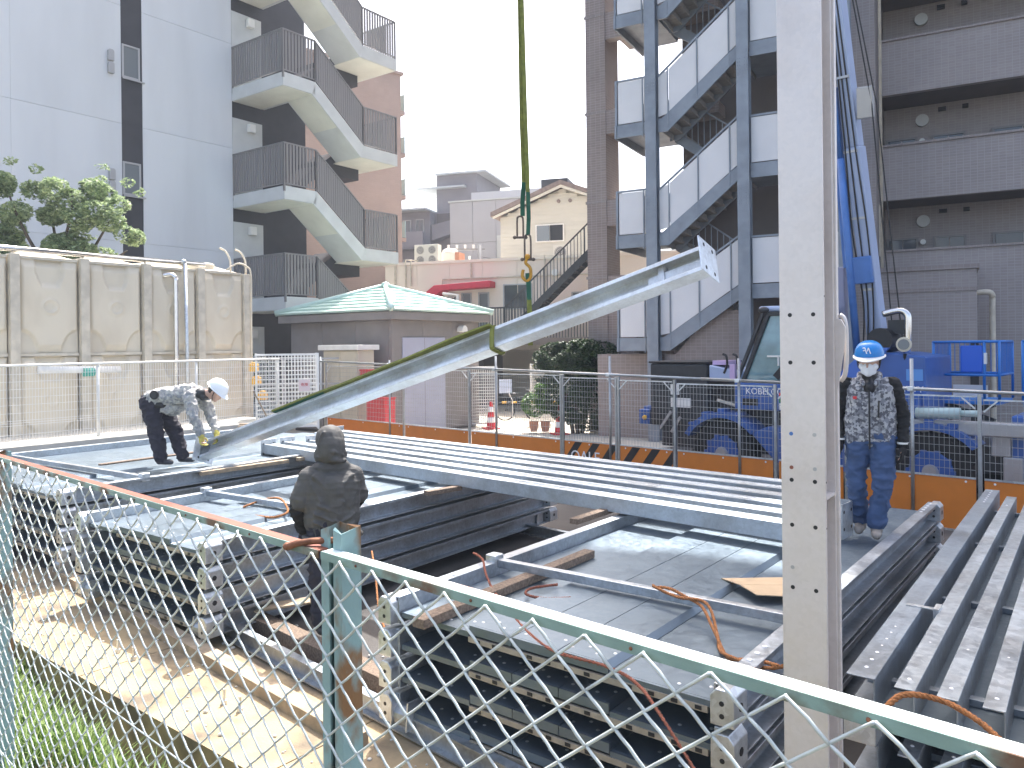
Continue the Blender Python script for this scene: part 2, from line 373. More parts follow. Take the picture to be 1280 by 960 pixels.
def angle_rail(x0, x1, top, front):
    a = MB(); a.box(x0, x1, -.022, .006, RT-.004, RT); o = a.done('top_rail', top, F0, bevel=.0015)
    c = MB(); c.box(x0, x1, -.0255, -.0223, RT-.017, RT-.0005)
    c.done('rail_flange', front, o)
    d = MB()
    n = int((x1-x0)/.32)
    for i in range(n): d.ball((x0+.12+i*.32, -.026, RT-.009), (.003, .0025, .003), 8, 4)
    d.done('rail_screw', RUST, o, kind='stuff')
    return o
lab(angle_rail(-2.36, -.045, RAILRED, RAILG), 'red oxide stretch of top rail')
lab(angle_rail(-.11+.075, 2.42, RAILW, RAILG), 'worn white and pale green stretch of top rail')
angle_rail(-4.74, -2.37, RAILRED, RAILG)
m = MB(); m.tube([(-.14, -.036, RT-.006), (-.115, -.030, RT+.004), (-.085, -.012, RT+.010), (-.03, .03, RT+.014)], [.008, .0072, .007, .007], 8)
m.ball((-.143, -.036, RT-.006), (.011, .010, .009), 8, 6); m.done('rusty_clamp', RUST, F0, smooth=True)
def wire_mesh(shift):
    pts = []; n = 34; px, pz = .0505, .0405
    def strand(a, c, side):
        out = []
        for t in (0, .06, .25, .5, .75, .94):
            x = a[0]+(c[0]-a[0])*t; z = a[1]+(c[1]-a[1])*t
            bow = math.sin(math.pi*t)
            out.append((x + .0022*bow, side*(.0035*min(1, 4*t, 4*(1-t))), z + .0038*bow*(1 if side < 0 else .4)))
        return out
    for j in range(n):
        r = (j+shift) % 2
        a = ((r*px), -j*pz); c = (((1-r)*px), -(j+1)*pz)
        pts += strand(a, c, -1 if r == 0 else 1)
    pts.append(((n+shift) % 2*px, 0, -n*pz))
    m = MB(); m.tube(pts, .0026, 6); return m.mesh('wire', WIRE, True)
WM = [wire_mesh(0), wire_mesh(1)]
for i in range(122):
    x = -4.4 + i*.0505
    if x > 1.75: break
    put('wire', WM[i % 2], F0, (x, -.034 + .0018*math.sin(i*1.7), RT-.006))
for z in (RT-.30-.35, RT-1.16):
    m = MB(); m.tube([(-4.7+i*.3, -.038, z+.004*math.sin(i)) for i in range(22)], .0022, 6); m.done('tension_wire', WIRE, F0, smooth=True)

# ---------------------------------------------------------------- stacks of parking pallets
def pallet_proto(W, L):
    t = thing('parking_pallet', '', 'parking pallet')
    w2 = W/2; dz = -.10
    for s in (-1, 1):
        prof = [(-.012, 0), (.085, 0), (.085, -.178), (-.012, -.178), (-.012, -.168), (.074, -.168), (.074, -.012), (0, -.012), (0, -.03), (-.012, -.03)]
        pr = [(s*(-w2 + x), z) for x, z in prof]
        m = MB(); m.prism(pr, 0, L); o = m.done('side_beam', STEEL, t, bevel=.003)
        d = MB()
        for i in range(5):
            for yy in (.14+i*.11, L-.14-i*.11): d.tube([(s*(-w2+.045), yy, .0005), (s*(-w2+.045), yy, .006)], .014, 8)
        d.done('rivet', TXTW, o, kind='stuff')
        for y0, y1 in ((-.07, .10), (L-.12, L+.06)):           # folded corner bracket
            m = MB(); x0, x1 = sorted((s*(-w2-.045), s*(-w2+.075)))
            m.prism([(x0, -.17), (x1, -.17), (x1, -.03), (x1-.03, .006), (x0+.03, .006), (x0, -.03)], y0, y1)
            bb = m.done('corner_bracket', STEEL_L, t, bevel=.006)
            m = MB()
            for zz in (-.06, -.12):
                m.tube([((x0+x1)/2, y0-.002, zz), ((x0+x1)/2, y0+.004, zz)], .013, 8)
            m.tube([(s*(-w2-.048), (y0+y1)/2, -.09), (s*(-w2-.043), (y0+y1)/2, -.09)], .022, 8)
            m.done('bolt_hole', BLACK, bb, kind='stuff')
    xs = [-w2+.088, -w2*.42, -w2*.14, w2*.14, w2*.42, w2-.088]
    for i in range(5):
        x0, x1 = xs[i]+.003, xs[i+1]-.003
        up = 0 if i in (0, 4) else .038
        m = MB(); p = [(x0, dz+up), (x1, dz+up), (x1, dz+up-.006), (x0, dz+up-.006)]
        if i == 1: p = [(x0, dz), (x0+.03, dz+up), (x1, dz+up), (x1, dz+up-.006), (x0+.03, dz+up-.006), (x0, dz-.006)]
        if i == 3: p = [(x0, dz+up), (x1-.03, dz+up), (x1, dz), (x1, dz-.006), (x1-.03, dz+up-.006), (x0, dz+up-.006)]
        m.prism(p, .03, L-.03)
        # lips folded down at both ends
        m.box(x0, x1, .012, .03, dz-.036+up*.5, dz+up-.001); m.box(x0, x1, L-.03, L-.012, dz-.036+up*.5, dz+up-.001)
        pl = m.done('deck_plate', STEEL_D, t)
        d = MB(); q = random.Random(i)
        for n_ in range(4):
            d.tube([(x0+(x1-x0)*(.15+.7*q.random()), .10+.09*(n_ % 2), dz+up), (0, 0, 0)][:1] + [(0, 0, 0)][:0] + [], .01, 8) if False else d.ball((x0+(x1-x0)*(.12+.25*n_), .10+.06*(n_ % 2), dz+up+.001), (.012, .012, .004), 8, 4)
        d.done('deck_bolt', STEEL_L, pl, kind='stuff')
    m = MB()                                               # notched spacer strip below the near lip
    m.box(-w2*.42, w2-.12, .004, .02, dz-.062, dz-.030); ls = m.done('lip_strip', BRACK, t)
    n = int(W*.7/.13); m = MB()
    for i in range(n):
        if i % 5 == 2: continue
        x = -w2*.42+.06+i*.13; m.box(x, x+.035, .0, .006, dz-.055, dz-.035)
    m.done('lip_notch', BLACK, ls, kind='stuff')
    for f in (.3, .62):
        m = MB(); m.box(-w2+.09, w2-.09, L*f, L*f+.07, dz-.05, dz-.008); m.done('cross_rib', STEEL, t)
    return t
def stack(W, L, loc, rz, ztop, n, names, group):
    p0 = pallet_proto(W, L)
    for i in range(n):
        o = p0 if i == 0 else copy_tree(p0)
        o.location = (loc[0], loc[1], ztop - i*.212); o.rotation_euler = (0, 0, R(rz)); o['label'] = names[i]; o['group'] = group
    return p0
S_F = Matrix.Translation((.10, 4.47, 0)) @ RZ(-38)
S_L = Matrix.Translation((-3.49, 7.30, 0)) @ RZ(-36)
S_B = Matrix.Translation((-6.62, 9.88, 0)) @ RZ(-36)
place = ['topmost', 'second from the top', 'third from the top', 'lowest']
stack(2.36, 5.35, (.10, 4.47), -38, .95, 4, ['galvanised pallet, %s in the stack under the blue-helmeted man' % q for q in place], 'pallets in the stack below the blue-helmeted man')
stack(2.2, 5.35, (-3.49, 7.30), -36, .95, 4, ['galvanised pallet, %s in the stack beside the hooded man' % q for q in place], 'pallets in the stack beside the hooded man')
stack(4.0, 5.6, (-6.62, 9.88), -36, 1.05, 4, ['wide galvanised pallet, %s in the stack under the bending man' % q for q in place], 'wide pallets below the bending man')
def on(M, x, y, z): return M @ V(x, y, z)
def single(nm, mb, m, label, cat, group=None, **k):
    return tag(mb.done(nm, m, **k), label, cat, group)
# spacer bars laid across the rims
for M, x0, x1, y, z, lb in ((S_F, -1.14, 1.14, 1.05, .985, 'grey square steel bar across the pallet nearest the column'),
                            (S_L, -1.06, 1.06, 1.35, .985, 'grey square steel bar across the pallet left of the hooded man'),
                            (S_B, -1.96, 1.96, .85, 1.085, 'long grey square steel bar across the pallet under the bending man')):
    tb = thing('spacer_bar', lb, 'steel bar', group='steel bars across the pallets')
    m = MB(); m.bar(on(M, x0, y, z-.045), on(M, x1, y+.08, z-.045), .06, .06); m.done('bar', STEEL, tb, bevel=.004)
    for x in (x0, x1):
        m = MB(); m.prism([(-.05, -.05), (.05, -.05), (.05, .045), (-.05, .045)], -.05, .05, Matrix.Translation(on(M, x, y + (.08 if x > 0 else 0), z-.03)) @ RZ(-38)); m.done('end_clip', STEEL_L, tb, bevel=.006)
# timbers
def plank(p, q, wd, h, m_, label, group='loose timbers on the pallets'):
    m = MB(); m.bar(p, q, wd, h); o = m.done('timber', m_, bevel=.004); tag(o, label, 'timber', group)
plank((.62, 6.42, .885), (-.60, 4.83, .885), .10, .06, WOOD, 'brown squared timber lying in the trough of the front pallet')
plank((-5.78, 10.9, .985), (-4.95, 12.1, .985), .09, .05, WOOD, 'thin brown timber lying behind the bending man\'s legs')
plank((-4.02, 10.02, 1.0), (-3.2, 11.05, 1.0), .08, .05, WOODL, 'pale timber strip along the rim below the lowered beam end')
plank((-3.1, 11.2, 1.0), (-2.7, 11.7, 1.0), .08, .05, WOODL, 'short pale timber under the end of the beam pile')
plank((-.98, 8.72, .96), (-.62, 9.05, .96), .09, .05, WOOD, 'short dark timber block under the beams right of the hooded man')
plank((.55, 7.2, .97), (.98, 7.75, .97), .09, .05, WOOD, 'grey timber packing at the far left corner of the front pallet')
# cardboard
m = MB()
c = [V(1.58, 5.76, .905), V(1.86, 5.47, .90), V(1.78, 5.12, .905), V(1.52, 5.40, .90)]
c = [V(1.50, 5.66, .896), V(1.98, 5.62, .91), V(2.0, 5.20, .90), V(1.62, 5.22, .915)]
mid = [(c[0]+c[3])/2 + V(.01, 0, .012), (c[1]+c[2])/2 + V(0, 0, .012)]
for a, b_, c_, d in ((c[0], c[1], mid[1], mid[0]), (mid[0]+V(0, -.003, 0), mid[1]+V(0, -.003, 0), c[2], c[3])):
    m.add([a, b_, c_, d, a-V(0,0,.006), b_-V(0,0,.006), c_-V(0,0,.006), d-V(0,0,.006)], [(0,1,2,3),(7,6,5,4),(0,4,5,1),(1,5,6,2),(2,6,7,3),(3,7,4,0)])
single('cardboard_sheet', m, CARD, 'creased brown cardboard sheet lying on the front pallet', 'cardboard')
# ropes
def rope(pts, r, m_, label, strands=1):
    m = MB(); path = smooth_path(pts, 14)
    for s in range(strands):
        if strands == 1: q = path
        else: q = [p + V(.02*math.cos(i*.11+s*2.1), .02*math.sin(i*.11+s*2.1), .012*math.sin(i*.2+s*2)) for i, p in enumerate(path)]
        for h in range(3):                                        # three twisted yarns
            yarn = []; acc = 0
            for i, p in enumerate(q):
                if i: acc += (q[i]-q[i-1]).length
                d = (q[min(i+1, len(q)-1)]-q[max(i-1, 0)]).normalized(); a = d.orthogonal().normalized(); b_ = d.cross(a)
                t = acc/(r*5.5)*6.28+h*2.094; yarn.append(p + (a*math.cos(t)+b_*math.sin(t))*r*.5)
            m.tube(yarn, r*.58, 5)
    tag(m.done('rope', m_, smooth=True), label, 'rope', 'ropes tied round the stacks')
rope([(.92, 5.12, 1.0), (1.05, 4.98, 1.0), (1.17, 4.84, .985), (1.17, 4.58, .90), (1.16, 4.33, .87), (1.26, 4.14, .90), (1.36, 3.98, .96)], .011, ROPE, 'doubled orange rope over the grey bar beside the steel column', 2)
rope([(-.32, 6.14, .97), (-.24, 5.85, 1.0), (-.20, 5.62, .94), (-.10, 5.25, .89), (.16, 4.46, .885), (.48, 4.16, .885), (.62, 4.0, .86), (.70, 3.78, .80), (.86, 3.52, .58), (.98, 3.38, .40)], .010, ROPER, 'thin red-brown rope running over the near edge of the front pallet')
rope([(1.46, 3.30, 1.0), (1.54, 3.27, 1.06), (1.65, 3.31, 1.10), (1.79, 3.27, 1.09), (1.86, 3.12, 1.07), (1.90, 2.99, 1.02)], .013, ROPE, 'orange rope across the near end of the beam frame at right')
rope([(-2.90, 8.36, .90), (-2.72, 8.52, .95), (-2.52, 8.40, .98), (-2.34, 8.06, .95), (-2.30, 7.88, .93), (-2.42, 7.84, .90), (-2.62, 8.0, .88), (-2.8, 8.1, .87)], .013, ROPE, 'looped orange rope on the deck left of the hooded man')
rope([(-1.15, 6.3, .95), (-1.06, 5.95, .86), (-.98, 5.62, .72), (-.86, 5.3, .6)], .009, ROPE, 'slack orange rope hanging beside the teal fence post')
rope([(.30, 5.44, .93), (.12, 5.46, .90), (.08, 5.38, .885), (.20, 5.30, .88), (.38, 5.30, .882)], .010, ROPER, 'short red-brown rope end looped under the grey bar')

# ---------------------------------------------------------------- channel beams: the pile and the one on the crane
BL, BW, BD = 8.4, .18, .145
def beam_proto():
    t = thing('channel_beam', '', 'steel beam')
    w2 = BW/2; th = .008                                    # web up, flanges down, length along +x
    prof = [(-w2, 0), (-.032, 0), (-.024, -.010), (.024, -.010), (.032, 0), (w2, 0), (w2, -BD), (w2-.03, -BD), (w2-.03, -BD+th), (w2-th, -BD+th), (w2-th, -th), (.034, -th), (.026, -.018), (-.026, -.018), (-.034, -th), (-w2+th, -th), (-w2+th, -BD+th), (-w2+.03, -BD+th), (-w2+.03, -BD), (-w2, -BD)]
    m = MB(); m.prism([(a, b_) for a, b_ in prof], 0, BL, RZ(-90)); m.done('channel', STEEL_P, t, bevel=.004)
    for x in (-.012, BL):
        m = MB(); m.box(x, x+.012, -.125, .125, -BD-.09, .07); pl = m.done('end_plate', STEEL_L, t, bevel=.002)
        m = MB()
        for yy in (-.085, .085):
            for zz in (.0, -.15): m.tube([(x-.002, yy, zz), (x+.014, yy, zz)], .015, 8)
        m.done('bolt_hole', BLACK, pl, kind='stuff')
    m = MB(); m.box(BL-.62, BL-.02, -.03, .03, -.075, -.022); m.box(BL-.5, BL-.44, -w2+.01, w2-.01, -.09, -.02); m.done('stiffener', STEEL_L, t)
    return t
bp = beam_proto()
px_, py_ = V(.731, -.682, 0), V(.682, .731, 0)              # pile runs along px_
lefts = [(0, -.20, 'nearest of the beams in the pile, its full web facing the fence'), (1, -.25, 'second beam from the front of the pile, in front of the hooded man'),
         (2, -.10, 'third beam from the front of the pile'), (3, -.42, 'third beam from the back of the pile'), (4, -.72, 'second beam from the back of the pile'),
         (5, -1.0, 'rearmost beam of the pile, beside the orange hoarding')]
for i, sh, lb in lefts:
    o = copy_tree(bp); st = V(-3.69, 11.93, 0) + py_*(.365*i+.06) + px_*sh
    o.location = (st.x, st.y, .975+BD); o.rotation_euler = (0, 0, math.atan2(px_.y, px_.x)); o['label'] = 'galvanised channel beam, ' + lb; o['group'] = 'beams piled across the stacks'
hA, hB = V(-4.32, 11.1, 1.13), V(1.69, 6.55, 3.27)
d = (hB-hA).normalized()
open_dir = (V(-.25, -.85, .42)); open_dir = (open_dir - d*open_dir.dot(d)).normalized()
Zl = -open_dir; Yl = Zl.cross(d)
MM = Matrix((d, Yl, Zl)).transposed().to_4x4(); MM.translation = hA + d*0
hs = (hB-hA).length/BL
bp.matrix_world = MM @ Matrix.Diagonal((hs, 1.30, 1.0, 1)); bp['label'] = 'galvanised channel beam hanging tilted from the green sling'
bp.scale = (hs, 1.30, 1)
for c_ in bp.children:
    if c_.name.startswith(('channel', 'stiffener')): c_.data = c_.data.copy(); c_.data.materials[0] = STEEL_B  # hoisted beam looks brighter lit through its paler steel colour
# the small things under the pile: wood, brackets at the far end of the left stack are parts of the pallets
# sling, shackle, hook
HU = .28
sl = thing('lifting_sling', 'green web sling with shackles and yellow hook round the tilted beam', 'sling', (.17, 9.06, 2.6))
def web(pts, wd, th, m_, nm='strap', side=None):
    P = [Vector(p) for p in pts]; m = MB(); vs = []; fs = []
    for i, p in enumerate(P):
        dd = (P[min(i+1, len(P)-1)]-P[max(i-1, 0)]).normalized()
        s = (side if side else V(1, .2, 0)); s = (s - dd*s.dot(dd)).normalized(); u = dd.cross(s)
        for a, b_ in ((-1, -1), (1, -1), (1, 1), (-1, 1)): vs.append(p + s*wd/2*a + u*th/2*b_)
    for i in range(len(P)-1):
        for k in range(4): a = i*4+k; c = i*4+(k+1) % 4; fs.append((a, c, c+4, a+4))
    fs += [(3, 2, 1, 0), tuple(range(len(vs)-4, len(vs)))]
    m.add(vs, fs); return m.done(nm, m_, sl)
web([(-.01, .03, 1.55+HU), (-.03, .04, 2.6), (-.04, .04, 4.5), (-.05, .04, 8.6)], .045, .014, SLING)
web([(.035, .0, 1.35+HU), (.03, .0, 1.75+HU), (.015, 0, 2.6), (-.02, 0, 4.5), (-.03, 0, 8.6)], .045, .014, SLING)
web([(-.03, .03, 1.23+HU), (-.03, .03, 1.4+HU), (-.01, .03, 1.62+HU)], .05, .02, SLINGD, 'strap_end')
web([(.03, 0, 1.0+HU), (.04, 0, 1.2+HU), (.035, 0, 1.5+HU)], .045, .02, SLINGD, 'strap_end')
def ring(cx, cz, w_, h, r, m_, nm, cy=0.):
    pts = [(cx-w_, cy, cz-h), (cx-w_, cy, cz+h*.6), (cx-w_*.6, cy, cz+h), (cx+w_*.6, cy, cz+h), (cx+w_, cy, cz+h*.6), (cx+w_, cy, cz-h)]
    m = MB(); m.tube(smooth_path(pts, 5), r, 8); m.tube([(cx-w_-.03, cy, cz-h), (cx+w_+.03, cy, cz-h)], r*1.3, 8)
    m.ball((cx-w_-.03, cy, cz-h), r*2, 8, 6); m.ball((cx+w_+.03, cy, cz-h), r*2, 8, 6); m.done(nm, m_, sl, smooth=True)
ring(-.06, 1.10+HU, .035, .12, .011, SHACK, 'shackle', .03); ring(.025, .86+HU, .035, .14, .011, SHACK, 'shackle')
m = MB(); m.tube(smooth_path([(x_, 0, z_+HU) for x_, z_ in ((.02, .74), (.0, .68), (.05, .62), (.055, .52), (.01, .47), (-.04, .52), (-.03, .60))], 6), .019, 8); m.ball((.02, 0, .75+HU), .035, 8, 6); m.done('hook', HOOK, sl, smooth=True)
web([(.02, 0, .56+HU), (.03, .0, .40+HU), (.035, 0, .25+HU)], .05, .016, SLINGD, 'strap_end')
web([(.035, 0, .27+HU), (.045, 0, .0), (.055, -.0, -.0+.02)], .055, .012, SLING)
# choke round the beam, then the webbing lying down along its top to the left
bx = [MM @ V(x*hs, 0, 0) for x in (5.86, 5.92)]
loc0 = V(.17, 9.06, 2.6)
def bpnt(x, y, z): return MM @ V(x*hs, y, z) - loc0
loop = [bpnt(5.9, w, z) for w, z in ((.14, .012), (.14, -.17), (-.02, -.175), (-.14, -.17), (-.142, -.0), (-.142, .012), (0, .014), (.14, .012))]
sgn = 1 if bpnt(5.9, .14, 0).z > bpnt(5.9, -.14, 0).z else -1
loop = [bpnt(5.9 - .0*w, w*sgn, z) for w, z in ((.124, .012), (.128, -.08), (.124, -.155), (0.0, -.16), (-.11, -.158), (-.128, -.145), (-.128, -.05), (-.125, .012), (0, .014), (.124, .012))]
web([(.045, 0, .04)] + loop[:1], .05, .012, SLING, side=d)
web(loop, .055, .010, SLING, side=d)
topl = [bpnt(x, (.128 + .004*math.sin(x*5))*sgn, -.150 + .010*math.sin(x*2)) for x in (5.9, 5.6, 5.3, 4.95, 4.6, 4.2, 3.8, 3.4, 3.0, 2.6, 2.3, 1.9)]
web(topl, .10, .022, SLING, side=Zl)
web(topl[8:], .06, .03, SLINGD, 'strap_end', side=Zl)

# ---------------------------------------------------------------- steel column beside the front pallet
cl = thing('steel_column', 'tall galvanised H-section column standing behind the fence rail', 'steel column', (1.21, 3.18, 0), -36)
m = MB(); m.box(-.086, .086, -.10, -.088, 0, 9); m.done('front_flange', COLM, cl, bevel=.002)
m = MB(); m.box(-.086, .086, .046, .058, 0, 9); m.done('rear_flange', COLM, cl, bevel=.002)
m = MB(); m.box(-.006, .006, -.088, .046, 0, 9); m.done('web', COLM, cl)
m = MB(); m.box(-.085, .085, -.087, .045, 1.98, 1.99); m.done('stiffener', COLM, cl)
for s in (-1, 1):
    m = MB(); m.prism([(s*.086, 2.36), (s*.086, 2.70), (s*.113, 2.69), (s*.128, 2.66), (s*.125, 2.60), (s*.09, 2.36)], .058, .068); m.done('gusset', COLM, cl, bevel=.001)
    m = MB(); m.tube(smooth_path([(s*.10, .09, 2.44), (s*.120, .09, 2.48), (s*.124, .09, 2.62), (s*.118, .09, 2.69), (s*.10, .09, 2.71)], 5), .010, 8); m.done('lifting_eye', COLM, cl, smooth=True)
    m = MB(); m.box(s*.088-.009, s*.088+.009, .059, .085, 0, 9); m.done('guide_strip', COLM, cl, bevel=.003)
m = MB()
for z in (2.71, 2.52, 2.05, 1.87, 1.62): 
    for x in (-.045, .045): m.tube([(x, -.1006, z), (x, -.098, z)], .0085, 10)
for z in (2.78, 2.05, 1.87): m.tube([(.0855, -.094, z), (.087, -.094, z)], .004, 8)
m.done('bolt_hole', BLACK, cl, kind='stuff')
for x, z, mm in ((-.045, 2.235, BOOMB), (-.045, 2.10, RAILRED), (.045, 2.235, FRAMEA), (.045, 2.10, FRAMEA), (-.045, 1.70, FRAMEA)): m = MB(); m.tube([(x, -.1012, z), (x, -.099, z)], .008, 10); m.done('paint_mark', mm, cl)

# ---------------------------------------------------------------- beam frames at right
def frame_proto():
    t = thing('beam_frame', '', 'steel frame')
    for i, (x, wd, h, zt) in enumerate(((0, .125, .17, 0), (.185, .085, .165, -.012), (.355, .085, .165, -.012), (.53, .085, .165, -.012), (.72, .125, .17, 0))):
        m = MB(); th = .008; o_ = -1 if i == 0 else 1
        prof = [(x+wd/2, zt), (x-wd/2, zt), (x-wd/2, zt-th), (x+wd/2-th, zt-th), (x+wd/2-th, zt-h+th), (x-wd/2, zt-h+th), (x-wd/2, zt-h), (x+wd/2, zt-h)]
        m.prism(prof, 0, 5.6 if i in (0, 4) else 5.35); b_ = m.done('long_beam', STEEL_F if i in (0, 4) else STEEL_G, t, bevel=.003)
        m = MB()
        for n_ in (range(14) if i in (0, 4) else (0, 5, 13)):
            y = .12+.11*n_ if n_ < 7 else 5.5-.11*(n_-7)
            m.ball((x, y, zt+.001), (.010, .010, .004) if n_ < 3 or n_ > 6 else (.006, .006, .001), 8, 4)
        m.done('rivet', TXTW, b_, kind='stuff')
    for y in (.35, 1.9, 3.6, 5.1):
        m = MB(); m.box(-.05, .77, y, y+.05, -.165, -.13); m.done('cross_bar', STEEL_F, t, bevel=.003)
    m = MB(); m.box(.0, .76, .1, 5.3, -.172, -.166); m.done('under_plate', STEEL_D, t)
    for x in (0, .72):
        m = MB(); m.box(x-.07, x+.07, -.03, .10, -.30, -.175); m.done('foot_bracket', STEEL_L, t, bevel=.006)
    m = MB(); m.box(-.02, .15, 1.18, 1.22, .001, .006); m.box(.12, .15, 1.18, 1.30, -.05, .006); m.done('bracket', STEEL_L, t)
    return t
fp = frame_proto(); fp.location = (1.60, 3.62, 1.05); fp.rotation_euler = (0, 0, R(-37)); fp['label'] = 'upper galvanised frame of parallel long beams right of the column'; fp['group'] = 'beam frames right of the column'
f2 = copy_tree(fp); f2.location = (1.63, 3.66, .72); f2['label'] = 'lower galvanised beam frame, under the upper one right of the column'
f3 = copy_tree(fp); f3.location = (1.60, 3.63, .39); f3['label'] = 'bottom galvanised beam frame resting on the ground right of the column'

# ---------------------------------------------------------------- rails, rollers, timbers under the stacks
def rail(p, q, label):
    t = thing('steel_rail', label, 'rail', p, 0, 'rails on the ground under the stacks'); dv = Vector(q)-Vector(p)
    m = MB(); m.bar((0, 0, 0), dv, .10, .012); m.bar((0, 0, .06), dv+V(0, 0, .06), .012, .11); m.bar((0, 0, .12), dv+V(0, 0, .12), .07, .014); m.done('rail_bar', STEEL, t)
rail((-7.0, 11.2, .05), (.6, 3.9, .05), 'long steel rail on the ground below the near stack ends')
rail((-3.9, 14.4, .05), (3.8, 7.2, .05), 'steel rail on the ground below the far stack ends')
plank((-5.3, 9.0, .07), (-1.0, 5.0, .07), .13, .10, WOODL, 'long pale sleeper timber in front of the steel rail', 'sleeper timbers on the ground')
plank((-4.3, 9.0, .09), (-.2, 5.1, .09), .16, .14, WOOD, 'dark sleeper timber just behind the near steel rail', 'sleeper timbers on the ground')
def roller(M, x, y, label):
    t = thing('roller_block', label, 'roller', on(M, x, y, 0.03), -36, 'rollers under the pallets')
    m = MB(); m.tube([(-.06, 0, .15), (.06, 0, .15)], .075, 16); w_ = m.done('wheel', STEEL, t, smooth=False, bevel=.006)
    m = MB(); m.tube([(-.075, 0, .15), (.075, 0, .15)], .03, 10); m.done('axle', RUST, w_)
    for s in (-1, 1):
        m = MB(); m.prism([(-.08, .08), (.08, .08), (.06, .26), (-.06, .26)], s*.07-.006, s*.07+.006, RZ(90)); m.done('cheek_plate', STEEL_L, t)
for M, W, nm in ((S_F, 2.36, 'front stack'), (S_L, 2.2, 'hooded man\'s stack'), (S_B, 4.0, 'bending man\'s stack')):
    for s, sn in ((-1, 'left'), (1, 'right')):
        roller(M, s*(W/2-.12), .02, 'roller under the near %s corner of the %s' % (sn, nm))
        roller(M, s*(W/2-.12), 5.1, 'roller under the far %s corner of the %s' % (sn, nm))
m = MB(); m.add([(-2.35, 7.05, .25), (-1.7, 7.15, .42), (-1.72, 7.0, .44), (-2.2, 6.86, .27)], [(0, 1, 2, 3)])
plank((-2.35, 7.15, .22), (-1.55, 7.05, .36), .20, .02, WOODL, 'broken pale board lying askew beside the hooded man', 'sleeper timbers on the ground')
for i, s in enumerate((1.15, 1.42, 2.75, 2.95)):
    p = kp(s+.2, .42, .03); m = MB(); m.tube([p, (p[0], p[1], .14)], .011, 8); m.tube([(p[0], p[1], .03), (p[0], p[1], .06)], .024, 6)
    tag(m.done('anchor_bolt', STEEL_L), 'anchor bolt in the yellowed kerb, ' + ('farthest from the teal post', 'second farthest from the teal post', 'second nearest the teal post', 'nearest the teal post')[i], 'bolt', 'anchor bolts in the kerb')

# ---------------------------------------------------------------- hoarding fence with orange skirt boards
F2 = thing('hoarding_fence', 'pipe and mesh hoarding fence with orange boards along its foot', 'fence', (-4.1, 20, 0), -43)
def railz(x): return 2.24 - .0205*(x+1.5)
for x0, x1 in ((-1.6, 4.3), (4.3, 10.0), (10.0, 18.5)):
    m = MB(); m.tube([(x0, -.05, railz(x0)), (x1, -.05, railz(x1))], .0245, 10); m.done('rail_pipe', PIPE, F2, smooth=True)
for x, top in ((-1.45, .12), (1.52, .10), (5.13, .28), (8.08, .34), (10.66, .36), (13.27, .42), (16, .3)):
    m = MB(); m.tube([(x, .0, 0), (x, .0, railz(x)+top)], .0245, 10); o = m.done('pipe_post', PIPE, F2, smooth=True)
    m = MB(); m.box(x-.04, x+.04, -.085, .03, railz(x)-.035, railz(x)+.03); m.done('clamp', STEEL_L, o, bevel=.008)
pan = [-1.2, 2.04, 4.30, 6.92, 8.24, 9.45, 11.27, 12.36, 14.10, 16.3]
for x in pan:
    for dx in ((-.028, .028) if x in (6.92, 8.24) else (0,)):
        m = MB(); m.box(x+dx-.022, x+dx+.022, -.01, .034, .0, railz(x)-.04); o = m.done('panel_post', PIPE, F2, bevel=.003)
for i in range(len(pan)-1):
    a, b_ = pan[i]+.05, pan[i+1]-.05; zt = railz((a+b_)/2)-.09
    m = MB(); m.box(a, b_, .012, .016, .035, .735); sk = m.done('skirt_board', ORANGE, F2)
    m = MB(); m.bar((a, .008, .752), (b_, .008, .752), .02, .025); m.done('panel_rail', STEEL_L, F2)
    m = MB(); m.bar((a, .008, .03), (b_, .008, .03), .02, .025); m.done('panel_rail', STEEL_L, F2)
    m = MB(); m.bar((a, .008, zt), (b_, .008, zt), .02, .02); m.done('panel_rail', STEEL_L, F2)
    m = MB(); n = max(1, int((b_-a)/.062))
    for k_ in range(n+1):
        x = a+(b_-a)*k_/n; m.bar((x, .010, .76), (x, .010, zt), .0046, .0046)
    nz = int((zt-.76)/.105)
    for k_ in range(1, nz+1): z = .76+(zt-.76)*k_/(nz+.5); m.bar((a, .006, z), (b_, .006, z), .0058, .0058)
    m.done('wire_mesh', PIPE, F2, kind='stuff')
    for x, s in ((a, 1), (b_, -1)):
        m = MB(); m.bar((x, .0, zt-.16), (x+s*.16, .0, zt-.01), .012, .02); m.done('corner_brace', STEEL_L, F2)
    m = MB()
    for k_ in range(3): x = a+.12+(b_-a-.24)*k_/2; m.ball((x, .008, .70), (.016, .01, .016), 8, 4)
    m.done('fixing', TXTW, sk, kind='stuff')
    if i in (3, 4):
        q = MB(); x = a - .25
        while x < b_:
            lo = [(x, .04), (x+.17, .04), (x+.17+.52, .73), (x+.52, .73)]
            cl_ = [(min(max(u, a), b_), z) for u, z in lo]
            # clip the slanted stripe to the board
            P = []
            for (u0, z0), (u1, z1) in zip(lo, lo[1:]+lo[:1]):
                for cut in (a, b_):
                    pass
                P.append((u0, z0))
            def clip(P, c, keep_gt):
                out = []
                for (u0, z0), (u1, z1) in zip(P, P[1:]+P[:1]):
                    i0 = (u0 >= c) == keep_gt or u0 == c; i1 = (u1 >= c) == keep_gt or u1 == c
                    if i0: out.append((u0, z0))
                    if i0 != i1: t = (c-u0)/(u1-u0); out.append((c, z0+(z1-z0)*t))
                return out
            P = clip(clip(lo, a, True), b_, False)
            if len(P) > 2: q.prism(P, .006, .0115)
            x += .42
        q.done('warning_stripe', BLACK, sk)
